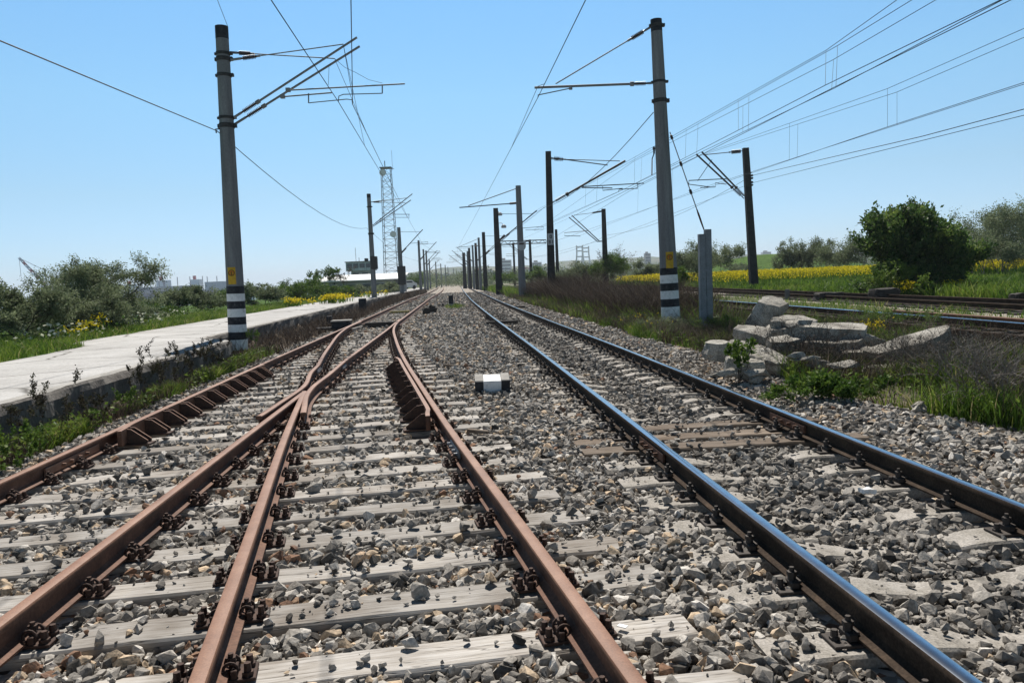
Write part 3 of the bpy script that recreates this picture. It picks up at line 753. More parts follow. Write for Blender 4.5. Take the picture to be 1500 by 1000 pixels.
def warning_sign(root, c, r, w=.19, h=.42):
    """yellow plate bent round the mast, with a bolt in a ring"""
    c = Vector(c); n = 8; b = MB(); V = []
    for i in range(n + 1):
        a = -w / r / 2 + w / r * i / n
        for z in (-h / 2, h / 2): V.append(c + Vector((math.sin(a) * (r + .012), -math.cos(a) * (r + .012), z)))
    b.add(V, [(2 * i, 2 * i + 2, 2 * i + 3, 2 * i + 1) for i in range(n)])
    o = b.build('warning_sign', M['yellow'], root)
    def P(u, z, d=.017): return c + Vector((math.sin(u / r) * (r + d), -math.cos(u / r) * (r + d), z))
    b = MB(); b.tube([P(.068 * math.cos(t), .07 + .068 * math.sin(t)) for t in np.linspace(0, 2 * math.pi, 25)], .007, 5)
    for z in (.085, .045): b.tube([P(-.004, z + .016, .018), P(.012, z, .018), P(-.010, z - .004, .018), P(.006, z - .022, .018)], .008, 5)
    b.build('emblem', M['black'], o)
    b = MB()
    b.add([P(.06 * math.cos(t), .07 + .06 * math.sin(t), .0155) for t in np.linspace(0, 2 * math.pi, 24, endpoint=False)], [tuple(range(24))]); b.build('disc', M['orange'], o)
    return o

WIRES = []
def wire(label, pts, r=.009, sag=0, group=None, name='overhead_wire', m='wire', n=5):
    P = []
    for a, b in zip(pts[:-1], pts[1:]):
        a, b = Vector(a), Vector(b); L = (b - a).length; k = max(2, int(L / 2.5)) if sag else 2
        for i in range(k):
            t = i / k; p = a.lerp(b, t); p.z -= 4 * sag * t * (1 - t); P.append(p)
    P.append(Vector(pts[-1]))
    o = MB().tube(P, r, n).build(name, M[m], None, True)
    tag(o, label, 'wire', group)
    return o

# --- left mast by the road
YL = 19.6
bL, tL = at(350, 520, YL), at(324.5, 39, YL)
bL.z = .02
L1 = thing('catenary_mast', 'tall grey concrete mast with four black bands standing at the jog of the road wall', 'mast', bL)
zb = [(512, 'w'), (497, 'b'), (486, 'w'), (475, 'b'), (464, 'w'), (452, 'b'), (441, 'w'), (430, 'b'), (419, None)]
zz = [at(345, y, YL).z for y, _ in zb]
bands = [(zz[k], zz[k + 1], 'white' if zb[k][1] == 'w' else 'black') for k in range(8)]
P1, R1_ = pole_round(L1, bL, tL, .225, .148, M['mast_conc'], True, bands, [(at(330, 90, YL).z, .10), (at(330, 81, YL).z, .07), (at(330, 113, YL).z, .08), (at(330, 188, YL).z, .11), (at(330, 175, YL).z, .07)])
warning_sign(L1, P1(at(341, 404, YL).z) , R1_(at(341, 404, YL).z))
def AT(Y): return lambda px, py, d=0: at(px, py, Y + d)
p = AT(YL)
def reg1(b):
    b.tube([p(560, 124, -.12), p(560, 137, -.12)], .016, 6); b.tube([p(560, 137, -.12), p(503, 138.5, -.12), p(496.5, 141, -.12), p(495.5, 149, -.12)], .012, 6)
    b.box(p(422, 132, -.12), (.1, .1, .09))
def reg2(b):
    b.tube([p(452, 137, .12), p(452, 151, .12)], .016, 6); b.tube([p(452, 151, .12), p(508, 145.5, .12), p(515.5, 146.5, .12), p(516.5, 153, .12)], .012, 6)
    b.box(p(414, 141.5, .12), (.1, .1, .09))
arm(L1, 'bracket_arm', p(343, 172, -.12), p(523, 55, -.12), .028, (.06, .19), 'greysteel')
arm(L1, 'bracket_arm', p(344, 182, .12), p(527, 68, .12), .028, (.09, .23), 'greysteel')
arm(L1, 'stay_rod', p(337, 77, .12), p(490, 86, .12), .014, (.07, .21), 'greysteel')
arm(L1, 'stay_rod', p(338, 88, -.12), p(503, 65, -.12), .014, (.09, .24), 'greysteel')
b = MB(); b.tube([p(421, 132.5, -.12), p(593, 123, -.12)], .018, 8); reg1(b); b.build('registration_arm', M['greysteel'], L1, True)
b = MB(); b.tube([p(413, 142, .12), p(486, 136, .12)], .018, 8); reg2(b); b.build('registration_arm', M['greysteel'], L1, True)
b = MB(); b.tube([p(322, 189, -.2), p(316, 189.5, -.2), p(317, 195, -.2)], .018, 6); b.build('wire_bracket', M['darksteel'], L1)

# --- second left mast
def double_arm_mast(Y, base, top, label, r0, r1, detail=True, grp=None, zdrop=.0):
    bs, tp = at(*base, Y), at(*top, Y); bs.z = float(zp(Y)) - .1 + zdrop
    o = thing('catenary_mast', label, 'mast', bs, grp)
    P, Rr = pole_round(o, bs, tp, r0, r1, M['mast_conc'], True, (), [(tp.z - 1.05, .1), (tp.z - 3.15, .14)] if detail else ())
    return o, P
L2, P2 = double_arm_mast(62, (549, 446), (540, 284), 'grey concrete mast with two bracket arms beside the lattice tower', .22, .15)
q = AT(62)
arm(L2, 'bracket_arm', q(546, 330, -.2), q(604, 284, -.2), .035, (.06, .2), 'greysteel')
arm(L2, 'bracket_arm', q(546, 332, .2), q(602, 293, .2), .035, (.06, .2), 'greysteel')
arm(L2, 'stay_rod', q(543, 296, -.2), q(596, 290, -.2), .022, (.06, .28), 'greysteel', rins=.07)
arm(L2, 'stay_rod', q(543, 296, .2), q(594, 297, .2), .022, (.06, .28), 'greysteel', rins=.07)
b = MB(); b.tube([q(578, 314), q(600, 314)], .025, 6); b.tube([q(599, 314), q(599, 320)], .02, 6); b.tube([q(578, 318.5), q(597, 318.5)], .02, 6); b.build('registration_arm', M['greysteel'], L2)
b = MB(); c = q(546, 385); b.box(c + Vector((.12, -.05, 0)), (.5, .5, 1.0), bev=.03); b.build('switch_box', M['darksteel'], L2)
# --- receding left masts: each with an arm reaching over the track
def far_mast(top, h, label, kind='mast_conc', r=.18, side=1, style='up', grp=None, low=.0, reach=2.7, square=False):
    Y = mast_depth(*top, h); tp = at(*top, Y); bs = Vector((tp.x, Y, float(zp(Y)) - .15 + low))
    o = thing('catenary_mast', label, 'mast', bs, grp)
    b = MB()
    if square: b.add(*frustum(bs, tp, r * 1.15, r * .8))
    else: b.tube([bs, tp], [r * 1.15, r * .8], 12)
    b.build('pole', M[kind], o, not square)
    if style:
        b = MB()
        if style == 'up':
            b.tube([tp + Vector((0, 0, -3.0)), tp + Vector((side * reach, 0, -.35))], .05, 6)
            b.lathe(tp + Vector((side * .15, 0, -2.87)), tp + Vector((side * .7, 0, -2.35)), [(0, .09), (1, .09)], 8)
        else:
            b.tube([tp + Vector((0, 0, -1.2)), tp + Vector((side * reach, 0, -1.35))], .04, 6)
            b.lathe(tp + Vector((side * .2, 0, -1.2)), tp + Vector((side * .65, 0, -1.22)), [(0, .08), (1, .08)], 8)
        b.build('bracket_arm', M['darksteel'], o)
        b = MB()
        if style == 'up':
            b.tube([tp + Vector((0, 0, -.5)), tp + Vector((side * reach * .9, 0, -.6))], .02, 5)
            b.tube([tp + Vector((side * reach * .45, 0, -1.85)), tp + Vector((side * (reach + .5), 0, -1.75))], .022, 5)
            b.tube([tp + Vector((side * (reach + .5), 0, -1.75)), tp + Vector((side * (reach + .5), 0, -2.0)), tp + Vector((side * reach * .7, 0, -2.0))], .018, 5)
        else:
            b.tube([tp + Vector((0, 0, -.15)), tp + Vector((side * reach * .85, 0, -1.25))], .03, 5)
        b.build('stay_rod', M['darksteel'], o)
    return o, tp
def frustum(b, t, r0, r1):
    V = [Vector(b) + Vector((sx * r0, sy * r0, 0)) for sx, sy in ((-1, -1), (1, -1), (1, 1), (-1, 1))] + [Vector(t) + Vector((sx * r1, sy * r1, 0)) for sx, sy in ((-1, -1), (1, -1), (1, 1), (-1, 1))]
    return V, [(3, 2, 1, 0), (4, 5, 6, 7)] + [(k, (k + 1) % 4, (k + 1) % 4 + 4, k + 4) for k in range(4)]
GL = 'masts receding along the left track'
LT = [tL, q(540, 284)]
lw_labels = ['grey mast right of the lattice tower, with a dark cabinet on it', 'fourth mast from the camera along the left track, past the lattice tower',
             'close-set far mast along the left track, fifth in its row', 'sixth mast of the left row, slightly right of the close-set one', 'short far mast, seventh in the left row']
for k, (tp_, h) in enumerate((((584, 333), 7.75), ((613, 352), 7.9), ((620, 365), 8.0), ((624, 367), 8.0), ((628.5, 379), 8.0))):
    o, tp = far_mast(tp_, h, lw_labels[k], r=.2 if k else .24, grp=GL)
    LT.append(tp)
    if k == 0:
        b = MB(); b.box(Vector((tp.x + .1, tp.y - .2, 2.0)), (.85, .6, 2.1), bev=.04); b.build('switch_cabinet', M['darksteel'], o)
for k, tp_ in enumerate(((638, 383), (645.5, 386), (652, 388), (656, 391), (664, 393))):
    o, tp = far_mast(tp_, 8, 'thin mast far off near the vanishing point of the tracks', r=.2, style=None, grp='tiny masts at the end of the line'); LT.append(tp)

# --- right mast with bands
YR = 20.6
bR, tR = at(984, 500, YR), at(961, 29, YR); bR.z = -.08
R1 = thing('catenary_mast', 'tall grey concrete mast with three black bands right of the running line', 'mast', bR)
zz = [at(981, y, YR).z for y in (460, 449, 437.5, 425.5, 414.5, 402.5, 392)]
bands = [(zz[0] - .55, zz[1], 'white')] + [(zz[k], zz[k + 1], 'black' if k % 2 else 'white') for k in range(1, 6)]
P3, R3_ = pole_round(R1, bR, tR, .245, .14, M['mast_conc'], True, bands, [(at(963, 122, YR).z, .06), (at(964, 151, YR).z, .10), (at(961, 40, YR).z, .08)])
warning_sign(R1, P3(at(979, 381, YR).z), R3_(at(979, 381, YR).z))
p = AT(YR)
b_ = arm(R1, 'bracket_arm', p(955, 122), p(783, 128.5), .032, (.04, .165), 'greysteel')
arm(R1, 'stay_rod', p(953, 40), p(814, 123), .016, (.06, .22), 'greysteel', rins=.06)
b = MB(); b.tube([p(836, 129.5), p(788, 139.5), p(788, 143)], .014, 6); b.box(p(836, 128.5), (.08, .08, .1)); b.build('registration_arm', M['greysteel'], R1)
# anchor post of two channels with a stay
bp = at(1036, 492, 18.7); bp.z = -.02
AP = thing('anchor_post', 'short grey steel post of two channels taking the pale stay of the banded mast', 'post', bp)
for px, y0 in ((1029.5, 343), (1038.5, 336)):
    t_ = at(px, y0, 18.7); b = MB(); x = t_.x + (bp.x - at(1035, 340, 18.7).x); H = t_.z + .1
    for dx in (-.066, .066): b.prism([(-.09, 0), (.09, 0), (.09, H), (-.09, H)], (x + dx, bp.y, -.1), (0, 1, 0), (0, 0, 1), (.008, 0, 0))
    b.prism([(-.061, 0), (.061, 0), (.061, H), (-.061, H)], (x, bp.y - .088 , -.1), (1, 0, 0), (0, 0, 1), (0, .012, 0))
    b.prism([(-.061, 0), (.061, 0), (.061, H), (-.061, H)], (x, bp.y + .088 , -.1), (1, 0, 0), (0, 0, 1), (0, .012, 0))
    b.build('channel', M['greysteel'], AP)
b = MB()
for z in (.2, .85, 1.5, 2.1): b.box((bp.x, bp.y - .1, z), (.24, .012, .07))
b.build('batten_plate', M['greysteel'], AP)
b = MB(); b.box((bp.x + .1, bp.y, -.02), (1.5, .9, .16), .1, bev=.03); b.build('footing', M['concrete'], AP)
s0, s1 = p(980, 190), at(1031, 336, 18.75)
ST = thing('stay_wire', 'pale stay rope with small insulators slanting from the banded mast to the steel post', 'stay', s1)
MB().tube([lerp(s0, s1, .03), lerp(s0, s1, .82)], .015, 6).build('rope', M['rope'], ST)
MB().tube([lerp(s0, s1, .8), lerp(s0, s1, .86), lerp(s0, s1, .93), s1], [.012, .026, .024, .016], 6).build('turnbuckle', M['rust'], ST)
for t in (.06, .34, .62): insulator(lerp(s0, s1, t), lerp(s0, s1, t + .045), ST, 3, .036)

# --- receding grey masts of the running line, arms to the left
GR = 'grey masts of the running line'
R2, tR2 = far_mast((759, 272), 7.9, 'grey mast with a flat arm to the left and a round-bottomed plate', 'mast_conc', .23, -1, 'flat', None, 0, 4.2)
b = MB(); c = at(764, 361, tR2.y)
b.prism([(-.3, .32), (.3, .32), (.3, 0)] + [(.3 * math.cos(t), -.3 * math.sin(t)) for t in np.linspace(.2, 2.94, 9)] + [(-.3, 0)], c + Vector((0, -.27, 0)), (1, 0, 0), (0, 0, 1), (0, .02, 0))
nb = b.build('number_plate', M['signgrey'], R2)
MB().box(c + Vector((0, -.285, .18)), (.34, .01, .12)).build('plate_marking', M['rust_dark'], nb)
_, tR3 = far_mast((701, 348), 7.9, 'slim grey mast, tallest grey one in the tight row right of the tracks', 'mast_conc', .2, -1, 'flat', GR, 0, 3.5)
_, tR4 = far_mast((692, 359), 7.9, 'grey far mast in the middle of the tight row right of the tracks', 'mast_conc', .2, -1, 'up', GR)
_, tR5 = far_mast((684.5, 368), 7.9, 'grey far mast at the left end of the tight row right of the tracks', 'mast_conc', .2, -1, 'up', GR)
# --- dark masts between the lines
YK = 46
bK, tK = at(808, 430, YK), at(803, 222, YK); bK.z = float(zp(YK)) - .1
K1 = thing('catenary_mast', 'thick black mast with a 0 31 number plate and long slanting arm', 'mast', bK)
b = MB(); b.add(*frustum(bK, tK, .235, .155)); b.build('pole', M['mast_dark'], K1)
p = AT(YK)
arm(K1, 'bracket_arm', p(809, 297), p(916, 235.5), .06, (.03, .2), 'darksteel', rins=.1)
arm(K1, 'stay_rod', p(807, 231), p(890, 242), .03, (.03, .2), 'darksteel', rins=.12)
arm(K1, 'stay_rod', p(807, 233), p(908, 236), .022, (.03, .2), 'darksteel', rins=.12)
b = MB(); b.tube([p(852, 273.5), p(943, 268.5)], .03, 6); b.tube([p(934, 269), p(934, 276), p(907, 277.5), p(906, 281)], .024, 6)
b.tube([p(852, 275), p(897, 275.5)], .03, 6); b.tube([p(883, 273), p(883, 279), p(912, 276)], .024, 6); b.build('registration_arm', M['darksteel'], K1)
c = p(806.5, 350.5)
b = MB(); b.box(c + Vector((0, -.24, 0)), (.37, .02, .66)); pl = b.build('number_plate', M['signgrey'], K1)
SEG = {'0': 'abcdef', '3': 'abgcd', '1': 'bc'}
def digit(b, ch, o, w, h, t):
    S = {'a': ((0, h), (w, h)), 'b': ((w, h), (w, h / 2)), 'c': ((w, h / 2), (w, 0)), 'd': ((0, 0), (w, 0)), 'e': ((0, 0), (0, h / 2)), 'f': ((0, h / 2), (0, h)), 'g': ((w * .2, h / 2), (w, h / 2))}
    for s in SEG[ch]:
        (x0, z0), (x1, z1) = S[s]; dx = abs(x1 - x0) + t; dz = abs(z1 - z0) + t
        b.box(Vector(o) + Vector(((x0 + x1) / 2, 0, (z0 + z1) / 2)), (dx, .008 + .0007 * (ord(s) - 97), dz))
b = MB(); o = c + Vector((0, -.256, 0))
digit(b, '0', o + Vector((-.045, 0, .07)), .09, .15, .04); digit(b, '3', o + Vector((-.13, 0, -.24)), .09, .16, .04); digit(b, '1', o + Vector((.03, 0, -.24)), .07, .16, .04)
b.build('numbers', M['black'], pl)
GK = 'dark masts between the two lines'
_, tK2 = far_mast((726, 305), 7.6, 'black mast with a long slanting arm left of the grey mast with the plate', 'mast_dark', .26, 1, 'up', None, 0, 3.6, True)
_, tK3 = far_mast((708, 340), 7.6, 'black mast with an arm, first to the left of the pair beside the gantry', 'mast_dark', .25, 1, 'up', GK, 0, 3.4, True)
_, tK4 = far_mast((696.5, 356), 7.6, 'black mast between two slim grey ones in the tight row', 'mast_dark', .24, 1, 'up', GK, 0, 3.2, True)
_, tK5 = far_mast((687, 363), 7.6, 'black mast in the left half of the tight row', 'mast_dark', .24, -1, 'up', GK, 0, 3.2, True)
_, tK6 = far_mast((679, 370), 7.6, 'double-thick black mast ending the tight row on its left', 'mast_dark', .36, -1, 'up', GK, 0, 3.2, True)
_, tK7 = far_mast((814.5, 336), 7.3, 'thin dark green pole directly behind the plated black mast', 'mast_dark', .2, 1, None, None, 0, 3, False)
# --- masts beyond the sidings, twin arms to the left
YM = 50
bM, tM = at(1104.5, 420, YM), at(1092, 217, YM); bM.z = .1
M1 = thing('catenary_mast', 'black square mast at the meadow edge with two parallel slanting arms', 'mast', bM)
b = MB(); b.add(*frustum(bM, tM, .24, .17)); b.build('pole', M['mast_dark'], M1)
p = AT(YM)
arm(M1, 'bracket_arm', p(1093, 290, -.25), p(1028, 222.5, -.25), .055, (.03, .22), 'darksteel', rins=.1)
arm(M1, 'bracket_arm', p(1090, 291, .25), p(1020, 226, .25), .055, (.05, .25), 'darksteel', rins=.1)
arm(M1, 'stay_rod', p(1090, 221), p(1030, 227), .025, (.05, .35), 'darksteel', rins=.13)
b = MB(); b.tube([p(1064, 262), p(1009, 264.5), p(1009, 270), ], .03, 6); b.tube([p(1009, 270), p(1040, 274)], .025, 6); b.tube([p(1022, 265), p(1043, 234)], .02, 5); b.tube([p(1064, 270), p(1048, 268), p(1048, 274), p(1026, 275)], .025, 6); b.build('registration_arm', M['darksteel'], M1)
b = MB(); b.tube([p(1096, 253), p(1101, 253)], .03, 6)
for y in (257, 261, 267, 271): b.lathe(p(1101.5, y - 1.5), p(1101.5, y + 1.5), [(0, .05), (.5, .1), (1, .05)], 8)
b.build('feeder_bracket', M['darksteel'], M1)
def twin_mast(tp_, h, label, grp=None):
    o, tp = far_mast(tp_, h, label, 'mast_dark', .24, -1, None, grp, 0, 3, True)
    for d in (0, .5):
        b = MB(); b.tube([tp + Vector((0, d, -3.2)), tp + Vector((-.5 - .3 * d, d, -3.2)), tp + Vector((-3.2 - d * .5, d, -.5 - .3 * d))], .05, 6); b.build('bracket_arm', M['darksteel'], o)
    b = MB(); b.tube([tp + Vector((0, 0, -.2)), tp + Vector((-1.1, 0, -.35))], .09, 6); b.tube([tp + Vector((-1.1, 0, -.35)), tp + Vector((-3, 0, -.5))], .025, 5); b.build('stay_rod', M['darksteel'], o)
    b = MB(); b.tube([tp + Vector((-1.6, 0, -2.1)), tp + Vector((-4, 0, -2.2)), tp + Vector((-4, 0, -2.5)), tp + Vector((-2.4, 0, -2.6))], .03, 5); b.build('registration_arm', M['darksteel'], o)
    return tp
tM2 = twin_mast((884, 306), 8.0, 'black mast with twin arms rising behind the green bush')
tM3 = twin_mast((776, 351), 7.8, 'small black twin-armed mast just right of the grey mast with the plate')
# gantry
Yg = 150
gl, gr_ = at(733, 358, Yg), at(752, 358, Yg); gr2 = at(800, 356, Yg)
G = thing('signal_gantry', 'dark steel gantry with a lattice beam far down the line', 'gantry', (gl.x, Yg, float(zp(Yg))))
for pp in (gl, gr_): MB().tube([Vector((pp.x, Yg, float(zp(Yg)) - .2)), pp + Vector((0, 0, .3))], .2, 8).build('leg', M['darksteel'], G)
b = MB(); b.tube([gl - Vector((.3, 0, 0)), gr2], .1, 6); b.tube([gl + Vector((-.3, 0, .6)), gr2 + Vector((0, 0, .6))], .1, 6)
for k in range(13): b.tube([lerp(gl, gr2, k / 12) + Vector((0, 0, .6 * (k % 2))), lerp(gl, gr2, min(1, (k + 1) / 12)) + Vector((0, 0, .6 * ((k + 1) % 2)))], .05, 5)
b.build('beam', M['darksteel'], G)
b = MB()
for k in range(7): b.tube([gl + Vector((-.75, 0, -k * .5)), gl + Vector((0, 0, -k * .5))], .05, 5)
b.build('ladder', M['darksteel'], G)

# ------------------------------------------------------------------ overhead wires
back = lambda a, b, t: Vector(a) + (Vector(a) - Vector(b)) * t        # carry a run on past the camera
k1 = at(516.5, 153, YL + .12); k2 = at(495.5, 149, YL - .12)
w3 = atz(514, 0, k1.z); w2 = atz(397, 0, k2.z)
n1, n2 = q(597, 318.5), q(598, 320)
LTc = [t + Vector((2.6, 0, -2.0)) for t in LT[2:7]]
wire('contact wire running almost straight up from the rear arm of the near left mast', [back(w3, k1, 1.5), w3, k1, n2], .009, .0)
wire('contact wire crossing the arms of the near left mast from upper left', [back(w2, k2, 1.5), w2, k2, n1] + LTc, .009, 0)
c1, c2 = p, None
p = AT(YL)
wire('thin bridle hung from the upper arm tip of the near left mast', [p(503, 66, -.12).lerp(k2, 0), ] + [lerp(k2, n1, .16)], .006, 0, None, 'bridle_wire')
wire('thin bridle hung from the lower arm tip of the near left mast', [p(490, 86, .12), lerp(k1, n2, .10)], .006, 0, None, 'bridle_wire')
wire('thin bridle rising from the vertical contact wire to the upper arm tip', [p(503, 66, -.12), lerp(k1, w3, .12)], .006, 0, None, 'bridle_wire')
wire('thin jumper slung between the arm tip and the registration tube', [p(490, 86, .12), p(520, 106, .12), p(560, 122, -.12)], .005, .05, None, 'jumper_wire')
wire('thin jumper hanging left of the registration tube end', [p(482, 98, .12), p(481, 125, .12)], .005, 0, None, 'jumper_wire')
# feeder cable on the left masts
f1 = p(318, 192, -.2); f0 = Vector(atz(0, 60, f1.z - .25)); f2 = q(537, 334)
wire('sagging feeder cable from the left edge along the left masts', [back(f0, f1, 2.2) + Vector((0, 0, .9)), f0, f1] + [f1.lerp(f2, t) - Vector((0, 0, 4 * .75 * t * (1 - t))) for t in (.06, .12, .2, .3, .4, .5, .6, .7, .8, .9)] + [f2] + [t + Vector((-.3, 0, -3.1)) for t in LT[2:5]], .011)
wire('earth wire leaving the top of the near left mast straight upward', [p(334, 40), back(p(334, 40), Vector((p(334, 40).x, YL, 0)), 0) + Vector((4.9, -26, 3.4))], .006)
# running line
p = AT(YR)
r1 = p(788, 143); r0 = atz(858, 0, r1.z); r2 = at(706, 298, tR2.y)
wire('contact wire of the running line passing the right banded mast', [back(r0, r1, 1.5), r0, r1, r2, tR3 + Vector((-3.3, 0, -1.6)), tR4 + Vector((-2.6, 0, -2))], .009)
wire('bridle looped over the end of the flat arm of the right banded mast', [lerp(r1, r0, .20), p(788, 126.5), lerp(r1, r2, .25)], .007, 0, None, 'bridle_wire')
w_ = p(957, 165)
wire('bare wire slanting from the right banded mast to the plated black mast', [w_, at(850, 275, 34), at(797, 304, YK), at(724, 356, tK2.y)], .011, .12)
# catenary over the sidings
zc, zm = 5.75, 7.2
def run(lab, pts, zs, ext, r=.009, sag=0, grp=None):
    P = [atz(x, y, z) for (x, y), z in zip(pts, zs)]
    P = [back(P[0], P[1], 1.0)] + P + ext
    return wire(lab, P, r, sag, grp), P
e1 = at(916, 238, YK); e2 = at(905, 240, YK); e3 = at(906, 281, YK); e4 = at(912, 276, YK)
x2 = lambda t, dx, dz: t + Vector((dx, 0, dz))
_, Wa = run('topmost catenary wire at the upper right, leftmost of its bundle', [(1314, 0), (1210, 74)], [zm + .1, zm + .05], [e1, x2(tK2, 3.4, -.4), x2(tK3, 3.2, -.4)], .008, .0)
_, Wb = run('catenary wire just below the topmost one at the upper right', [(1336, 0), (1227, 67)], [zm + .1, zm + .05], [e1 + Vector((.2, .2, -.02)), x2(tK2, 3.5, -.5)], .008)
_, Wc = run('third catenary wire from the top at the upper right', [(1371, 0), (1220, 88)], [zm, zm - .05], [e2 + Vector((.9, .2, .1)), tM2 + Vector((-5.2, 0, -.8))], .008)
_, Wd = run('upper contact wire of the siding reaching the top edge right', [(1466, 0), (1209, 125)], [zc + .05, zc], [e4 + Vector((.2, 0, 0)), x2(tK2, 3.2, -2)], .009)
_, We = run('lower contact wire of the siding, close under its twin at the top right', [(1481, 0), (1220, 129)], [zc + .05, zc], [e3 + Vector((.6, .3, 0)), tM2 + Vector((-5, 0, -2.6))], .009)
_, We2 = run('third contact wire pinched between the two siding ones', [(1463, 3), (1222, 129.5)], [zc + .1, zc + .02], [e3, x2(tK2, 3.3, -2.1)], .008)
m1 = at(1028, 226, YM); m2 = at(1020, 230, YM); m3 = at(1026, 276, YM); m4 = at(1040, 274, YM)
_, Wf = run('upper catenary wire above the far siding, meeting the right edge', [(1500, 42), (1300, 130)], [zm, zm - .1], [m1, tM2 + Vector((-3.1, 0, -.6)), tM3 + Vector((-3.1, 0, -.6))], .008)
_, Wg = run('second catenary wire above the far siding, meeting the right edge', [(1500, 55), (1314, 135)], [zm, zm - .1], [m2, tM2 + Vector((-3.3, .4, -.7))], .008)
_, Wh = run('contact wire of the far siding, upper of a close pair at the right edge', [(1500, 121), (1300, 186)], [zc, zc - .05], [m4, tM2 + Vector((-3.6, 0, -2.6)), tM3 + Vector((-3.6, 0, -2.6))], .009)
_, Wh2 = run('contact wire of the far siding, lower of a close pair at the right edge', [(1500, 123.5), (1314, 183)], [zc, zc - .05], [m3, tM2 + Vector((-2.6, .4, -2.6))], .008)
i1 = p = AT(YM)
_, Wi = run('thick feeder line at the right edge ending at the meadow mast', [(1500, 160), (1350, 200)], [5.6, 5.55], [AT(YM)(1102, 257)], .013, .0)
_, Wj = run('lowest feeder line at the right edge, slack below the thick one', [(1500, 169), (1254, 230)], [5.4, 5.2], [AT(YM)(1102, 268), tM2 + Vector((.3, 0, -3)), tM3 + Vector((.3, 0, -3))], .010, .0)
wire('slack feeder line continuing left from the meadow mast', [AT(YM)(1102, 257), tM2 + Vector((.35, 0, -2.6)), tM3 + Vector((.3, 0, -2.7))], .011, .7)
def near_x(P, px):                                              # point of a run that is sighted at column px
    best = None
    for a, b in zip(P[:-1], P[1:]):
        for t in np.linspace(0, 1, 200):
            c = Vector(a).lerp(Vector(b), float(t))
            if c.y < 2: continue
            d = c - Vector((0, 0, CZ)); yy = d.y * math.cos(TH) - d.z * math.sin(TH); vv = d.z * math.cos(TH) + d.y * math.sin(TH)
            xp, yp = FPX * d.x / yy, -FPX * vv / yy; X_ = 750 + math.cos(RO) * xp + math.sin(RO) * yp
            if best is None or abs(X_ - px) < best[0]: best = (abs(X_ - px), c)
    return best[1]
for up, lo, xs in ((Wa, Wd, (1209, 1082, 1005)), (Wb, We, (1226, 1097, 1022)), (Wc, We2, (1221, 1089, 940)), (Wf, Wh, (1300, 1157)), (Wg, Wh2, (1314, 1168)), (Wa, Wd, (960, 930, 875, 858)), (Wf, Wh, (985, 962, 935))):
    for x in xs:
        wire('thin dropper wire linking the carrying wire to the contact wire over the sidings', [near_x(up, x), near_x(lo, x - 1)], .005, 0, 'droppers over the sidings', 'dropper_wire')
for x, t in ((953, 'black cluster of clamps'),):
    a = near_x(Wa, 958); c = near_x(Wd, 955)
    D = thing('tension_weight', 'black wire clamp assembly hanging left of the right banded mast', 'clamp', c)
    b = MB(); b.tube([a, a + Vector((0, 0, -.35))], .045, 6); b.tube([a + Vector((0, 0, -.35)), a + Vector((-.1, 0, -.6)), c], .03, 6); b.box(a + Vector((.12, 0, -.1)), (.35, .12, .1)); b.build('clamp', M['darksteel'], D)
    b = MB(); b.tube([c + Vector((.35, 0, 0)), c + Vector((.35, 0, .55))], .03, 6); b.build('jumper', M['darksteel'], D)
# lamps hung by the dark mast
for px, py in ((732, 313.5), (738, 331.5)):
    c = at(px, py, tK2.y)
    b = MB(); b.lathe(c + Vector((0, 0, -.14)), c + Vector((0, 0, .16)), [(0, .20), (.4, .24), (.7, .2), (1, .08)], 12); b.tube([c + Vector((0, 0, .1)), c + Vector((-.2, 0, .3)), Vector((tK2.x, c.y, c.z + .3))], .025, 5)
    o = b.build('insulator_pot', M['signgrey'], None, True); tag(o, 'round pale pot on a bracket of the black mast, %s of the two' % ('upper' if py < 320 else 'lower'), 'insulator')

# ------------------------------------------------------------------ things beside the track
c = atg(722, 578, -.02)
BK = thing('fouling_marker', 'black and white painted concrete block lying in the ballast between the tracks', 'marker', c)
a = .05; H = .30; D = .34; W = .475; fr = Vector((math.cos(a), math.sin(a), 0)); dp = Vector((-math.sin(a), math.cos(a), 0))
cc = Vector((c.x, c.y, .045)) + dp * D / 2
for x0, x1, m in ((-.5, -.26, 'black'), (-.26, .25, 'white'), (.25, .5, 'black')):
    b = MB(); b.box(cc + fr * (W * (x0 + x1) / 2), (W * (x1 - x0), D, H), a, tilt=(.16, .02), bev=.006 if m == 'white' else .008)
    b.build('painted_end' if m == 'black' else 'painted_middle', M['black' if m == 'black' else 'white'], BK)
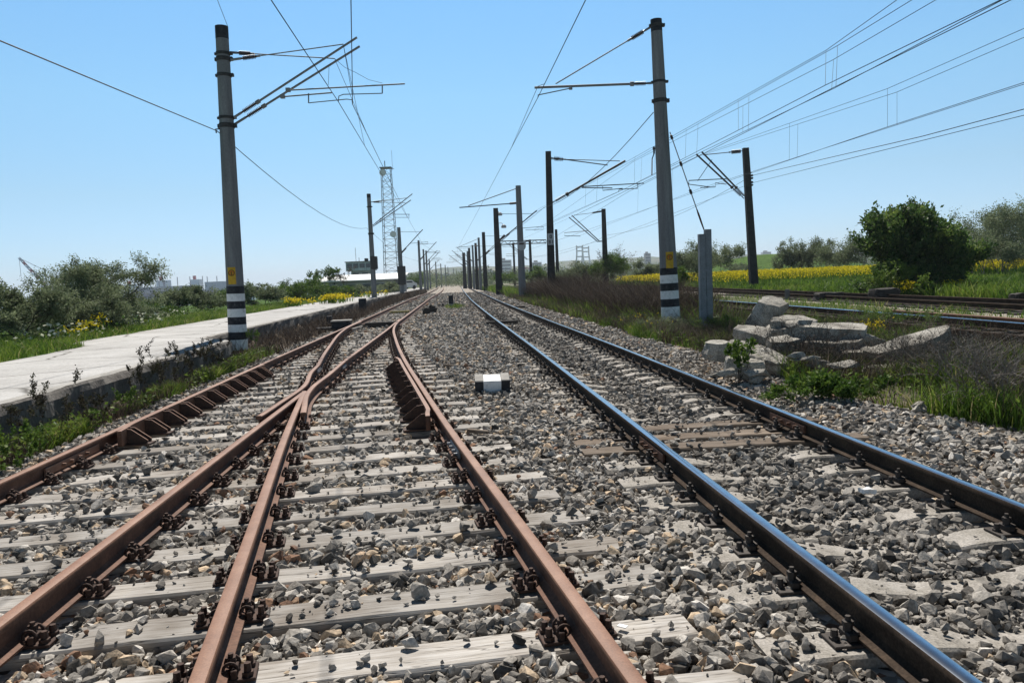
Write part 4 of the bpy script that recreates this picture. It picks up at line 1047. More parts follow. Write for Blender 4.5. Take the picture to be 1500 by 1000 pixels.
# grey tops of the black ends: wear, plus sunlit paleness put in the colour
for s in (-1, 1):
    b = MB(); b.box(cc + fr * (W * .378 * s) + Vector((0, .006, H / 2 + .0035)), (W * .235, D * .96, .006), a, tilt=(.16, .02)); b.build('worn_lit_top', M['concrete'], BK)
c = at(661, 447, 44); c.z = float(zp(44)) - .08
PO = thing('marker_post', 'stubby black post on a grey foot standing alone between the two lines', 'post', c)
MB().box(c + Vector((0, 0, .12)), (.30, .28, .3), .1, bev=.02).build('foot', M['concrete'], PO)
MB().box(c + Vector((0, 0, .50)), (.25, .24, .48), .1, bev=.015).build('shaft', M['black'], PO)
def rock(name, label, c, d, rz=0, tilt=(0, 0), m='rubble', seed=0, cat='stone', grp=None, rough=.05, n=4, bev=None):
    r = random.Random(seed); bm = bmesh.new(); bmesh.ops.create_cube(bm, size=1)
    bmesh.ops.subdivide_edges(bm, edges=bm.edges[:], cuts=n, use_grid_fill=True)
    mn = min(d)
    for v in bm.verts:
        v.co = Vector((v.co.x * d[0], v.co.y * d[1], v.co.z * d[2]))
        nz = Vector((vnoise(v.co.y, v.co.z, mn * .5, seed) - .5, vnoise(v.co.x, v.co.z, mn * .5, seed + 1) - .5, vnoise(v.co.x, v.co.y, mn * .6, seed + 2) - .5))
        v.co += nz * rough * 2 + Vector((r.uniform(-1, 1), r.uniform(-1, 1), r.uniform(-1, 1))) * rough * .22
        # knock the corners off
        q_ = sum((abs(v.co[i]) / (d[i] / 2)) > .85 for i in range(3))
        if q_ >= 2: v.co *= 1 - (.03 + .05 * r.random()) * (q_ - 1)
    Mx = Matrix.Translation(Vector(c)) @ Matrix.Rotation(rz, 4, 'Z') @ Matrix.Rotation(tilt[0], 4, 'X') @ Matrix.Rotation(tilt[1], 4, 'Y')
    bm.verts.index_update(); b = MB(); b.add([Mx @ v.co for v in bm.verts], [[v.index for v in f.verts] for f in bm.faces]); bm.free()
    o = b.build(name, M[m], None); tag(o, label, cat, grp); return o
c = atg(625, 460, 0); rock('dark_stone', 'squat black stone, left one of two lying on the ballast', c + Vector((0, 0, .12)), (.34, .3, .3), .3, (0, 0), 'wood_dark', 3, rough=.04)
c = atg(634, 458.5, 0); rock('dark_stone', 'pointed black stone, right one of two lying on the ballast', c + Vector((0, 0, .15)), (.36, .3, .38), -.3, (0, .25), 'wood_dark', 4, rough=.06)
# point lever box and rods
c = at(500, 467, 27); c.z = float(zp(27)) + .02
PB = thing('point_machine', 'flat point machine box with a pale lid left of the switch blades', 'machine', c)
MB().box(c + Vector((0, 0, .12)), (.62, .5, .26), .05, bev=.03).build('housing', M['black'], PB)
MB().box(c + Vector((0, 0, .27)), (.68, .56, .05), .05, bev=.02).build('lid', M['concrete'], PB)
b = MB(); b.tube([c + Vector((.3, 0, .1)), c + Vector((1.1, .0, .06)), c + Vector((1.6, .05, .03))], .03, 6); b.box(c + Vector((-.55, 0, .02)), (.6, .25, .08)); b.build('drive_rod', M['darksteel'], PB)
c = at(559, 470, 27); c.z = float(zp(27)) + .085
SB = thing('timber_beam', 'dark squared timber lying across between the switch blades', 'beam', c)
MB().box(c, (1.12, .24, .20), .07, bev=.012).build('beam', M['wood_dark'], SB)
b = MB(); b.box(c + Vector((-.68, -.35, -.03)), (.07, 2.2, .07), -.05); b.build('pale_batten', M['timber'], SB)
c = at(585, 452, 38.5); c.z = float(zp(38)) + .05
o = MB().box(c, (.95, .35, .12), .07, bev=.015).build('plank', M['wood_moss'], None); tag(o, 'short lichen yellow plank lying between the rusty rails', 'plank')
for px, py, Y, lab in ((757, 444, 38.5, 'short dark plank across the running line, farther of two'), (735, 465.5, 26, 'long thin dark plank across the running line, nearer of two')):
    c = at(px, py, Y); c.z = float(zp(Y)) + .06
    o = MB().box(c, (.8 if Y > 30 else 1.05, .20, .09), .08, bev=.01).build('plank', M['wood_dark'], None); tag(o, lab, 'plank')
for px, py, Y, L_, lab in ((662, 535.5, 13.3, .32, 'thin splinter of wood on the ballast left of the painted block'), (700, 632, 7.6, .22, 'dark wood chip by the curved rusty rail')):
    c = atg(px, py, .03); o = MB().box(c, (L_, .05, .035), -.15, tilt=(0, .1), bev=.006).build('wood_scrap', M['timber_brown'], None); tag(o, lab, 'wood scrap')
for px, py, Y, h, lab in ((483, 478, 30, .4, 'little black post at the road edge, left of the point machine'), (531, 442, 44, .75, 'dark stump between the road and the second left mast')):
    c = at(px, py, Y); z0 = float(ground_z(c.x, Y)) - .1
    o = MB().box((c.x, Y, z0 + h / 2 + .1), (.2 if h < .5 else .42, .2, h + .2), .1, bev=.02).build('stub_post', M['black'], None); tag(o, lab, 'post')
for px, py, Y, d, lab in ((1214, 425, 29, (1.0, .5, .3), 'low dark block beside the far siding, left of the dark tree'), (1295, 428, 27.5, (.95, .5, .42), 'dark timber block at the right foot of the dark tree'), (1490, 438, 22.5, (.35, .3, .28), 'small dark block at the right edge beyond the siding')):
    c = at(px, py, Y); z0 = float(ground_z(c.x, Y)); rock('timber_block', lab, (c.x, Y, z0 + d[2] / 2), d, .1, (0, 0), 'wood_dark', int(px), 'block', rough=.03)
c = at(1153, 424, 31); z0 = float(ground_z(c.x, 31))
o = MB().tube([(c.x, 31, z0 - .1), (c.x, 31, z0 + .42)], [.11, .09], 8).build('stub_post', M['mast_mid'], None, True); tag(o, 'small pale post beside the far siding, midway to the dark tree', 'post')
c = atg(912, 921, .0)
o = MB().box(c + Vector((0, 0, .012)), (.045, .03, .004), -.6, bev=.001).build('metal_tag', M['roofwhite'], None); tag(o, 'tiny pale metal tag on the nearest timber sleeper end', 'tag')
c = atg(1270, 718, .05); rock('white_stone', 'bright white stone lying between the running rails', c, (.11, .05, .03), .4, (.1, .1), 'white', 77, rough=.012, n=2)
for px, py, d, sd_ in ((1388, 630, (.17, .13, .11), 5), (1345, 602, (.10, .08, .07), 8)):
    c = atg(px, py, 0); rock('loose_rock', 'pale rough rock on the ballast shoulder, %s one by the dead branches' % ('larger' if sd_ == 5 else 'smaller'), c + Vector((0, 0, .04)), d, .3, (0, 0), 'rubble', sd_, rough=.05, n=3)

# --- heap of broken concrete
def slab(lab, c, d, rz, tl, seed, lump=False):
    """a broken slab: jagged outline, fractured edges, some pitting"""
    r = random.Random(seed); n = 7; L, W, T = d; T *= 1.2; out = []
    for k in range(n):
        a = 2 * math.pi * (k + r.uniform(-.28, .28)) / n
        e = (abs(math.cos(a)) ** 9 + abs(math.sin(a)) ** 9) ** (-1 / 9)
        q_ = r.uniform(.80, 1.04); out.append((math.cos(a) * e * L / 2 * q_, math.sin(a) * e * W / 2 * q_))
    bm = bmesh.new(); rings = []
    for z, s in ((-T / 2, r.uniform(.84, 1.02)), (-T * .1, r.uniform(.95, 1.03)), (T * .46, r.uniform(.94, 1.02)), (T / 2, r.uniform(.90, .97))):
        rings.append([bm.verts.new((x * s + r.uniform(-.02, .02), y * s + r.uniform(-.02, .02), z + r.uniform(-.018, .018) + (x / L) * (.35 * T if lump else .1 * T) * (z > 0))) for x, y in out])
    for a_, b_ in zip(rings[:-1], rings[1:]):
        for k in range(n): bm.faces.new((a_[k], a_[(k + 1) % n], b_[(k + 1) % n], b_[k]))
    bm.faces.new(rings[-1]); bm.faces.new(rings[0][::-1])
    bmesh.ops.triangulate(bm, faces=bm.faces[:])
    bmesh.ops.subdivide_edges(bm, edges=[e for e in bm.edges if e.calc_length() > .09], cuts=2, use_grid_fill=True)
    bmesh.ops.triangulate(bm, faces=bm.faces[:])
    bm.normal_update()
    for v in bm.verts:
        h_ = vnoise(v.co.x + v.co.z * 1.3, v.co.y - v.co.z * .7, .11, seed) - .5; h2 = vnoise(v.co.x - v.co.z, v.co.y + v.co.z, .04, seed + 5) - .5
        v.co += v.normal * float(h_ * (.02 if not lump else .05) + h2 * .016)
    Mx = Matrix.Translation(Vector(c)) @ Matrix.Rotation(rz, 4, 'Z') @ Matrix.Rotation(tl[0], 4, 'X') @ Matrix.Rotation(tl[1], 4, 'Y')
    bm.verts.index_update(); b = MB(); b.add([Mx @ v.co for v in bm.verts], [[v.index for v in f.verts] for f in bm.faces]); bm.free()
    o = b.build('concrete_chunk', M['rubble'], None); tag(o, lab, 'rubble', 'heap of broken concrete')
RB = [  # sighted centre, distance, size, heading, tilt, label
    ((1122, 461), 13.6, (.62, .5, .46), .5, (0.35, 0.3), 'boulder-like broken concrete lump at the back left of the heap'),
    ((1163, 474), 13.0, (.85, .5, .14), .1, (0.16, 0.1), 'pale thin slab lying at the back middle of the heap'),
    ((1104, 492), 12.3, (.70, .34, .20), -.9, (0.3, 0.22), 'whitish slab with two holes leaning down at the left of the heap'),
    ((1150, 487), 12.4, (.75, .5, .22), .2, (0.18, -0.14), 'rough slab lying under the thin pale one'),
    ((1213, 491), 12.2, (1.18, .55, .26), -.1, (0.14, 0.08), 'largest pale slab on top of the heap, broken at its right end'),
    ((1222, 512), 11.9, (.95, .5, .26), -.05, (0.1, 0), 'shadowed slab under the largest one'),
    ((1142, 513), 11.7, (.55, .45, .28), .3, (0.15, 0.05), 'blunt block in the middle of the heap with weeds before it'),
    ((1107, 524), 11.3, (1.1, .28, .24), -.95, (0.2, 0.24), 'long brownish kerb piece sloping down at the left front'),
    ((1050, 513), 11.6, (.42, .36, .22), .3, (0.15, 0.05), 'lone pink grey block at the far left of the heap'),
    ((1092, 538), 10.6, (.55, .3, .20), -.3, (0.2, 0.15), 'low block at the front left foot of the heap'),
    ((1335, 513), 11.2, (1.45, .42, .30), .18, (0.22, -0.2), 'long slab lying apart at the right, propped up on its right end'),
    ((1258, 521), 11.6, (.55, .4, .16), .3, (0.15, -0.1), 'flat broken piece touching the left end of the long slab'),
    ((1130, 500), 12.6, (.6, .4, .2), -.6, (.3, .3), 'tilted dark edged slab propped behind the one with holes'),
    ((1180, 500), 12.5, (.5, .45, .2), .7, (.25, -.3), 'wedge of concrete jammed under the middle of the heap'),
    ((1125, 537), 10.9, (.7, .26, .2), -.8, (.2, .2), 'second kerb piece lying in front of the brownish one'),
    ((1265, 506), 12.2, (.4, .4, .3), .4, (.2, .3), 'dark broken end block at the right of the largest slab'),
    ((1308, 543), 10.7, (.8, .35, .12), -.1, (0.1, 0.05), 'half buried thin slab before the long one'),
]
for k, (px, Y, d, rz, tl, lab) in enumerate(RB):
    c = at(*px, Y)
    slab(lab, c, d, rz, tl, 20 + k, k == 0)

rf = random.Random(91)
for k in range(22):
    px, py = rf.choice(((1070, 545), (1100, 550), (1130, 548), (1165, 520), (1200, 530), (1240, 530), (1060, 520), (1130, 470), (1180, 478), (1280, 532), (1160, 500), (1250, 505)))
    c = at(px + rf.uniform(-18, 18), py + rf.uniform(-6, 6), {True: 10.6, False: 12.2}[py > 515] + rf.uniform(-.4, .4)); c.z = max(c.z, float(ground_z(c.x, c.y)) + .03)
    V_, F_ = hull(11, rf, .75); s_ = rf.uniform(.09, .20)
    b = MB(); b.add([(c.x + v[0] * s_ * 1.4, c.y + v[1] * s_, c.z + v[2] * s_ * .8) for v in V_], [tuple(int(i) for i in f) for f in F_])
    tag(b.build('concrete_fragment', M['rubble'], None), 'small angular fragment of broken concrete lying among the larger slabs of the heap', 'rubble', 'fragments in the heap of broken concrete')

# ------------------------------------------------------------------ vegetation
def quads_leaves(C, D, L, Wd, v, droop=0):
    """leaf quads at C (n,3), pointing along D, length L and width Wd"""
    n = len(C)
    D = D / np.maximum(np.linalg.norm(D, axis=1, keepdims=True), 1e-6)
    S = np.cross(D, rng.normal(0, 1, (n, 3))); S /= np.maximum(np.linalg.norm(S, axis=1, keepdims=True), 1e-6)
    L = np.broadcast_to(L, n)[:, None]; Wd = np.broadcast_to(Wd, n)[:, None]
    V = np.stack([C, C + D * L * .45 + S * Wd * .5, C + D * L, C + D * L * .45 - S * Wd * .5], 1).reshape(-1, 3)
    F = (np.arange(n) * 4)[:, None] + np.arange(4)[None]
    return V, F, np.repeat(v, 4)
def skeleton(seed, stems, levels, spread, kids, ratio, up=.25, bend=.3, wig=.25):
    r = random.Random(seed); segs, twigs = [], []
    def grow(p, d, L, rad, lv):
        n = 3; pts = [p]
        for i in range(n):
            d = (d + Vector((r.gauss(0, wig), r.gauss(0, wig), r.gauss(0, wig * .7) + up * .15))).normalized()
            pts.append(pts[-1] + d * (L / n))
        segs.append((pts, rad, lv))
        if lv >= levels: twigs.append(pts); return
        k = kids if isinstance(kids, int) else kids[min(lv, len(kids) - 1)]
        for i in range(k):
            t = r.uniform(.35, 1.0) if i else 1.0
            j = min(int(t * n), n - 1); f = t * n - j
            q0 = pts[j].lerp(pts[j + 1], f)
            ax = Vector((r.gauss(0, 1), r.gauss(0, 1), r.gauss(0, .6)))
            nd = (d + ax.normalized() * spread * r.uniform(.6, 1.3) + Vector((0, 0, up * .4))).normalized()
            grow(q0, nd, L * ratio * r.uniform(.75, 1.2), rad * .58, lv + 1)
    for s in range(stems):
        a = 2 * math.pi * (s + r.random()) / stems
        d = Vector((math.cos(a) * bend, math.sin(a) * bend, 1)).normalized()
        grow(Vector((math.cos(a) * .05, math.sin(a) * .05, 0)), d, 1.0, .055, 0)
    return segs, twigs
def plant(name, label, cat, base, H, W, seed, leaf='leaf_olive', bark='bark', stems=2, levels=4, spread=.75, kids=(3, 3, 3, 3), ratio=.72, up=.3, bend=.35,
          n=9000, ll=.07, lw=.028, jit=.10, grp=None, vmin=0, vmax=1, tr=.10, crown='crown', hang=0., D=None):
    base = Vector(base); t = thing(name, label, cat, base, grp)
    segs, twigs = skeleton(seed, stems, levels, spread, kids, ratio, up, bend)
    P = np.array([p[:] for tw in twigs for p in tw])
    hi = np.percentile(P, 98, axis=0); lo = np.percentile(P, 2, axis=0); hi[2] = P[:, 2].max() + .02; H = H * .96 - jit * min(W, H) * .28
    sc = np.array([W / (hi[0] - lo[0]), (D or W) / (hi[1] - lo[1]), H / hi[2]])
    off = np.array([-(hi[0] + lo[0]) / 2, -(hi[1] + lo[1]) / 2, 0])
    def T(p):
        k = min(1, p[2] / max(hi[2] * .35, .01))
        return Vector(((p[0] + off[0] * k) * sc[0], (p[1] + off[1] * k) * sc[1], p[2] * sc[2])) + base
    b = MB(); rs = H * tr / .055 * .3
    for pts, rad, lv in segs:
        if lv <= min(levels, 4): b.tube([T(p) for p in pts], [rad * rs * (1 - .12 * i) for i in range(len(pts))], 7 if lv == 0 else (5 if lv < 3 else 3), cap=False)
    b.build('trunk', M[bark], t, True)
    if n:
        tp = np.array([[T(p)[:] for p in tw] for tw in twigs]); m = len(tp)
        i = rng.integers(0, m, n); j = rng.integers(0, tp.shape[1] - 1, n); f = rng.random(n)[:, None]
        C = tp[i, j] * (1 - f) + tp[i, j + 1] * f; dr = tp[i, j + 1] - tp[i, j]; dr /= np.maximum(np.linalg.norm(dr, axis=1, keepdims=True), 1e-6)
        C = C + rng.normal(0, jit, (n, 3)) * min(W, H) * .28
        C[:, 2] = np.maximum(C[:, 2], base.z + .02)
        dr = dr + rng.normal(0, .8, (n, 3)); dr[:, 2] -= hang
        tone = rng.random(m)
        v = np.clip(vmin + (vmax - vmin) * (.55 * tone[i] + .45 * rng.random(n)), 0, 1)
        V, F, A = quads_leaves(C - np.array(base[:]), dr, ll * rng.uniform(.6, 1.4, n), lw * rng.uniform(.7, 1.3, n), v)
        obj(crown, npmesh(crown, V, F, M[leaf], False, dict(v=A)), t)
    return t
def gz(x, y): return float(ground_z(x, y))
def foot(px, Y, dz=0):
    a, _ = ray(px, 420); x = a * Y
    return Vector((x, Y, gz(x, Y) + dz))
def top_h(px, py, Y, b): return at(px, py, Y).z - b.z

# silvery oleaster trees left of the road
OL = [
    (28, 455, 19.5, (398, 110), 41, 'left-most silvery oleaster, cut by the picture edge, in front of the crane boom', 19000),
    (92, 470, 22.5, (396, 130), 42, 'dense silvery oleaster right under the red and white crane boom', 21000),
    (158, 480, 25.5, (362, 108), 47, 'tallest silvery oleaster left of the road with a dark forked trunk', 30000),
    (118, 470, 29, (372, 90), 44, 'oleaster standing behind, between the two dark trunks', 13000),
]
for px, _, Y, (ty, wpx), sd, lab, n in OL:
    b = foot(px, Y, -.1); H = top_h(px, ty, Y, b); Wm = wpx / FPX * Y
    plant('oleaster_tree', lab, 'tree', b, H, Wm, sd, 'leaf_olive', 'bark', 3, 4, .85, (3, 3, 4, 3), .74, .2, .55, n, .075, .030, .12, tr=.04, hang=.25)
BU = [  # px, Y, top y, width px, leaf, n, leaf len, label
    (-10, 24, 440, 110, 'leaf_olive', 11000, .08, 'grey green bush in the left edge of the picture under the oleasters'),
    (70, 27, 436, 110, 'leaf_olive', 11000, .08, 'grey scrub filling the gap between the two left oleasters'),
    (130, 33, 432, 100, 'leaf_olive', 11000, .09, 'grey scrub behind the trunk of the tallest oleaster'),
    (196, 30, 446, 70, 'leaf_olive', 7000, .08, 'low silvery bush at the right foot of the tallest oleaster'),
    (40, 45, 432, 130, 'leaf_olive', 8000, .12, 'far scrub on the slope at the left edge, behind the oleasters'),
    (165, 52, 434, 120, 'leaf_olive', 7000, .13, 'far scrub on the slope behind the tallest oleaster'),
    (345, 60, 418, 60, 'leaf_mid', 6000, .13, 'green scrub seen just behind the left banded mast'),
    (268, 40, 415, 78, 'leaf_olive', 12000, .11, 'grey green bush left of the banded mast, before the harbour'),
    (225, 34, 438, 60, 'leaf_mid', 3500, .09, 'low darker bush filling the gap right of the tallest oleaster'),
    (312, 44, 428, 50, 'leaf_olive', 4000, .11, 'low grey bush touching the left side of the banded mast'),
    (388, 47, 407, 52, 'leaf_olive', 5000, .12, 'grey bush directly right of the banded mast across the road'),
    (428, 55, 405, 56, 'leaf_mid', 5000, .13, 'dark bush in the middle of the hedge along the road'),
    (462, 62, 402, 46, 'leaf_mid', 4500, .14, 'green bush before the left end of the white roof'),
    (500, 66, 414, 44, 'leaf_mid', 4000, .14, 'low bush before the middle of the white roof'),
    (533, 72, 414, 40, 'leaf_olive', 3500, .15, 'grey bush left of the second mast, under the white roof'),
    (570, 92, 410, 36, 'leaf_olive', 3000, .18, 'small bush by the right end of the white roof'),
    (612, 190, 396, 30, 'leaf_mid', 2500, .30, 'rounded green tree beyond the mast with the cabinet'),
]
for k, (px, Y, ty, wpx, lf, n, ll, lab) in enumerate(BU):
    b = foot(px, Y, -.1); H = max(.8, top_h(px, ty, Y, b)); Wm = wpx / FPX * Y
    plant('roadside_bush', lab, 'bush', b, H, Wm, 100 + k, lf, 'bark', 5, 3, .9, (4, 4, 4), .72, .25, .6, int(n * 1.6), ll * .85, ll * .40, .15, tr=.02)
for px, Y, ty, wpx, lf, n, ll, lab, sd in ((482, 100, 386, 26, 'leaf_mid', 2500, .2, 'slim fresh green poplar rising left of the control tower', 7), (462, 104, 394, 18, 'leaf_mid', 1200, .2, 'small fresh green tree left of the slim poplar', 12), (503, 98, 388, 34, 'leaf_brown', 900, .14, 'nearly bare brown tree just left of the control tower', 9)):
    b = foot(px, Y); H = top_h(px, ty, Y, b)
    plant('young_tree', lab, 'tree', b, H, wpx / FPX * Y, sd, lf, 'bark', 1, 4, .6, (3, 3, 3), .75, .5, .15, n, ll, ll * .5, .08, tr=.03)

# right side
b = foot(1322, 31, -.05)
plant('dark_bush_tree', 'large dark green bushy tree with a spiky top beyond the far siding', 'tree', b, top_h(1310, 292, 31, b) * 1.05, 2.6, 61, 'leaf_dark', 'bark', 7, 3, .62, (5, 5, 5), .72, .9, .40, 56000, .145, .085, .14, tr=.02)
b = foot(1392, 30, -.05)
plant('dark_bush_tree', 'lighter rounded bush joined to the right side of the large dark tree', 'tree', b, top_h(1392, 318, 30, b), 1.75, 62, 'leaf_dark', 'bark', 6, 3, .8, (5, 5, 5), .70, .45, .5, 30000, .13, .075, .16, vmin=.2, tr=.02)
b = foot(1335, 29.6, -.05)
plant('dark_bush_tree', 'low dark skirt of leafy shoots filling the foot of the large dark tree', 'bush', b, 1.7, 3.0, 64, 'leaf_dark', 'bark', 9, 3, .9, (4, 4, 4), .70, .3, .9, 24000, .10, .055, .2, tr=.02, D=1.6)
b = foot(1310, 28.3, -.05)
plant('sapling', 'pale green sapling shoots at the front foot of the large dark tree', 'bush', b, 1.5, 1.7, 63, 'leaf_mid', 'bark', 5, 2, .8, (4, 4), .7, .5, .4, 2600, .10, .055, .12, vmin=.3, tr=.03)
RT = [
    (1470, 52, 274, 130, 13000, .15, 'leaf_olive', 'big grey green tree at the right edge with a ragged open crown'),
    (1440, 50, 320, 90, 7000, .14, 'leaf_olive', 'denser lower bush at the foot of the big tree on the right edge'),
    (1518, 56, 300, 90, 6000, .15, 'leaf_olive', 'grey tree mostly outside the right picture edge'),
    (1245, 76, 335, 70, 7000, .20, 'leaf_olive', 'grey tree half hidden by the left side of the large dark tree'),
    (1203, 84, 340, 44, 4500, .2, 'leaf_olive', 'right-hand of the three slim grey trees beyond the yellow flowers'),
    (1172, 86, 341, 42, 4500, .2, 'leaf_olive', 'middle one of the three slim grey trees beyond the yellow flowers'),
    (1150, 85, 347, 34, 3500, .2, 'leaf_olive', 'left-hand of the three slim grey trees beyond the yellow flowers'),
    (1043, 66, 346, 80, 9000, .16, 'leaf_olive', 'broad grey green bush behind the steel anchor post'),
    (1005, 62, 362, 46, 4500, .15, 'leaf_olive', 'grey bush between the banded mast and the steel post'),
    (992, 44, 386, 30, 3500, .11, 'leaf_mid', 'small bright green bush touching the right side of the banded mast'),
    (948, 90, 372, 46, 4500, .2, 'leaf_olive', 'grey bush left of the banded mast, beyond the brown weeds'),
    (895, 80, 364, 52, 7000, .17, 'leaf_mid', 'fresh green bush at the foot of the mast with twin arms'),
    (850, 84, 378, 44, 4500, .18, 'leaf_olive', 'feathery bush between the plated black mast and the bridge towers'),
    (822, 74, 392, 34, 3000, .15, 'leaf_olive', 'low feathery bush hugging the right side of the plated black mast'),
    (783, 92, 386, 36, 3500, .18, 'leaf_dark', 'dark bush seen between the grey plate mast and the black mast'),
    (742, 130, 397, 34, 2500, .25, 'leaf_mid', 'low green scrub under the gantry'),
    (1085, 112, 384, 40, 2500, .24, 'leaf_olive', 'low shrub on the green embankment left of the meadow mast'),
]
for k, (px, Y, ty, wpx, n, ll, lf, lab) in enumerate(RT):
    b = foot(px, Y, -.1); H = max(.9, top_h(px, ty, Y, b)); Wm = wpx / FPX * Y
    plant('field_tree' if H > 3 else 'field_bush', lab, 'tree' if H > 3 else 'bush', b, H, Wm, 300 + k, lf, 'bark_grey', 4, 4, .8, (3, 4, 3, 3), .72, .35, .5, int(n * 2), ll * .8, ll * .36, .13, tr=.02)
b = foot(903, 82)
plant('bare_tree', 'nearly leafless brown tree sticking up behind the fresh green bush', 'tree', b, top_h(905, 350, 82, b), 4.0, 77, 'leaf_brown', 'bark_grey', 2, 4, .7, (3, 3, 3, 3), .74, .4, .3, 700, .16, .05, .05, tr=.03)

# leafy low plants and dead shrubs near the heap of concrete
b = atg(1222, 585, .03); b.z = gz(b.x, b.y)
plant('nettle_clump', 'lush dark green weeds growing before the heap of concrete', 'weed', b, .36, 1.35, 401, 'leaf_mid', 'bark', 16, 2, .8, (3, 3), .62, .6, .9, 5200, .045, .026, .16, tr=.02, D=.6)
b = atg(1112, 545, .03); b.z = gz(b.x, b.y); b += Vector((-.55, -.9, 0))
plant('dock_weed', 'single leafy green and brown weed at the left front of the heap', 'weed', b, .62, .30, 402, 'leaf_mid', 'bark', 3, 2, .5, (3, 3), .6, .7, .15, 500, .06, .035, .12, tr=.03)
for px, py, Y, H, W, sd, lab in ((1168, 540, 11.0, 1.15, 1.3, 411, 'dark leafless shrub growing through the middle of the heap'), (1238, 545, 10.9, .95, 1.0, 412, 'tangle of dead twigs against the right half of the heap'), (1075, 515, 13.3, .9, .9, 413, 'thin dry shrub between the steel post and the heap'),
                              (1395, 588, 9.7, 1.1, 1.5, 414, 'grey dead branches fanning out right of the long slab'), (1455, 625, 8.2, 1.05, 1.5, 415, 'bleached dead branches at the right edge above the ballast'), (1325, 560, 10.3, .85, .9, 416, 'bare twigs before the long slab')):
    a_, _ = ray(px, py); x = a_ * Y; b = Vector((x, Y, gz(x, Y) - .03))
    plant('dead_shrub', lab, 'shrub', b, H, W, sd, 'dry', 'bark_grey' if sd > 413 else 'bark', 14, 3, .75, (4, 3, 3), .75, .25, .85, 500, .035, .012, .04, tr=.034 if sd in (414, 415, 416) else .026, crown='dry_leaves')

for px, Y, H, W, sd, lab in ((962, 19.4, .55, 1.1, 431, 'silvery herb clump at the left foot of the right banded mast'), (996, 19.0, .60, 1.3, 432, 'silvery herb clump between the right banded mast and the steel post'), (978, 18.2, .40, 1.2, 433, 'low herb clump in front of the right banded mast'), (1055, 17.5, .6, 1.0, 434, 'green herb clump just right of the steel post'), (930, 22, .6, 1.4, 435, 'yellow green herb clump left of the right banded mast'), (1290, 15, .6, 1.6, 436, 'green herb clump behind the gap right of the heap')):
    b = foot(px, Y, -.03)
    plant('herb_clump', lab, 'weed', b, H, W, sd, 'leaf_mid' if sd > 433 else 'leaf_olive', 'bark', 12, 2, .8, (3, 3), .62, .5, .7, 3800, .045, .016, .15, tr=.015)
# dark weed stalks standing along the road wall
def weed(label, px, Y, H, sd, grp=None, green=False):
    a_, _ = ray(px, 550); x = a_ * Y; b = Vector((x, Y, gz(x, Y) - .03))
    return plant('weed_stalk', label, 'weed', b, H, H * .42, sd, 'leaf_mid' if green else 'weeddark', 'bark', 2, 2, .45, (4, 3), .45, .8, .12, int(420 + 300 * H), .03, .016, .10, grp, tr=.010)
for k, (px, Y, H, lab) in enumerate(((74, 8.3, .95, 'tallest lone dark weed stalk at the near part of the road wall'), (30, 7.6, .75, 'dark weed stalk close to the left edge before the wall'), (130, 8.7, .6, 'short dark weed leaning at the wall, near the lone tall one'), (208, 11.0, .85, 'bushy dark weed, left of the group halfway along the wall'),
                                (235, 11.4, 1.05, 'tallest weed of the group halfway along the wall'), (247, 11.9, .85, 'slim weed right of the tallest halfway along the wall'), (272, 12.9, .95, 'dark weed with a forked top, third from the banded mast'), (288, 13.4, .85, 'low weed second from the banded mast'), (305, 14.4, .9, 'twiggy weed nearest the left of the banded mast'), (330, 15.6, .8, 'thin weed stalk touching the foot of the left banded mast'))):
    weed(lab, px, Y, H, 500 + k)
for k, (px, Y, H, lab) in enumerate(((45, 7.0, .55, 'bright green leafy weed low in the left corner before the wall'), (20, 6.6, .6, 'green weed in the lower left corner of the verge'), (180, 10.2, .5, 'light green weed at the foot of the wall'), (375, 19.5, .75, 'green leafy plant right behind the foot of the left banded mast'))):
    weed(lab, px, Y, H, 540 + k, None, True)

# ---- things nobody could count: grass, dry stalks, blossoms
def blades(name, mt, P, h, w, v, lean=.35, label=None):
    n = len(P); a = rng.uniform(0, 2 * np.pi, n); h = np.broadcast_to(h, n); w = np.broadcast_to(w, n)
    S = np.stack([np.cos(a), np.sin(a), np.zeros(n)], -1) * (w * .5)[:, None]
    ln = rng.normal(0, lean, (n, 2)) * h[:, None]
    mid = P + np.concatenate([ln * .35, (h * .55)[:, None]], 1); tip = P + np.concatenate([ln, (h * rng.uniform(.85, 1, n))[:, None]], 1)
    V = np.stack([P - S, P + S, mid + S * .7, mid - S * .7, tip + S * .12, tip - S * .12], 1).reshape(-1, 3)
    k = (np.arange(n) * 6)[:, None]
    F = np.concatenate([k + np.array([[0, 1, 2, 3]]), k + np.array([[3, 2, 4, 5]])])
    o = obj(name, npmesh(name, V, F, M[mt], False, dict(v=np.repeat(v, 6))))
    return tag(o, label, None, None, 'stuff')
def region(n, x0, x1, y0, y1, keep=None):
    y = rng.uniform(y0, y1, n); a, b = (x0(y) if callable(x0) else x0), (x1(y) if callable(x1) else x1)
    x = a + (b - a) * rng.random(n)
    m = np.abs(x) < .74 * y + 2.5
    if keep is not None: m &= keep(x, y)
    x, y = x[m], y[m]
    return np.stack([x, y, ground_z(x, y) - .015], -1)
def patchy(th, s=.8, sd=50): return lambda x, y: vnoise(x, y, s, sd) + .35 * vnoise(x, y, s * .3, sd + 1) > th + .3 * (rng.random(len(x)) - .5)
def cat_(*a): return np.concatenate(a)
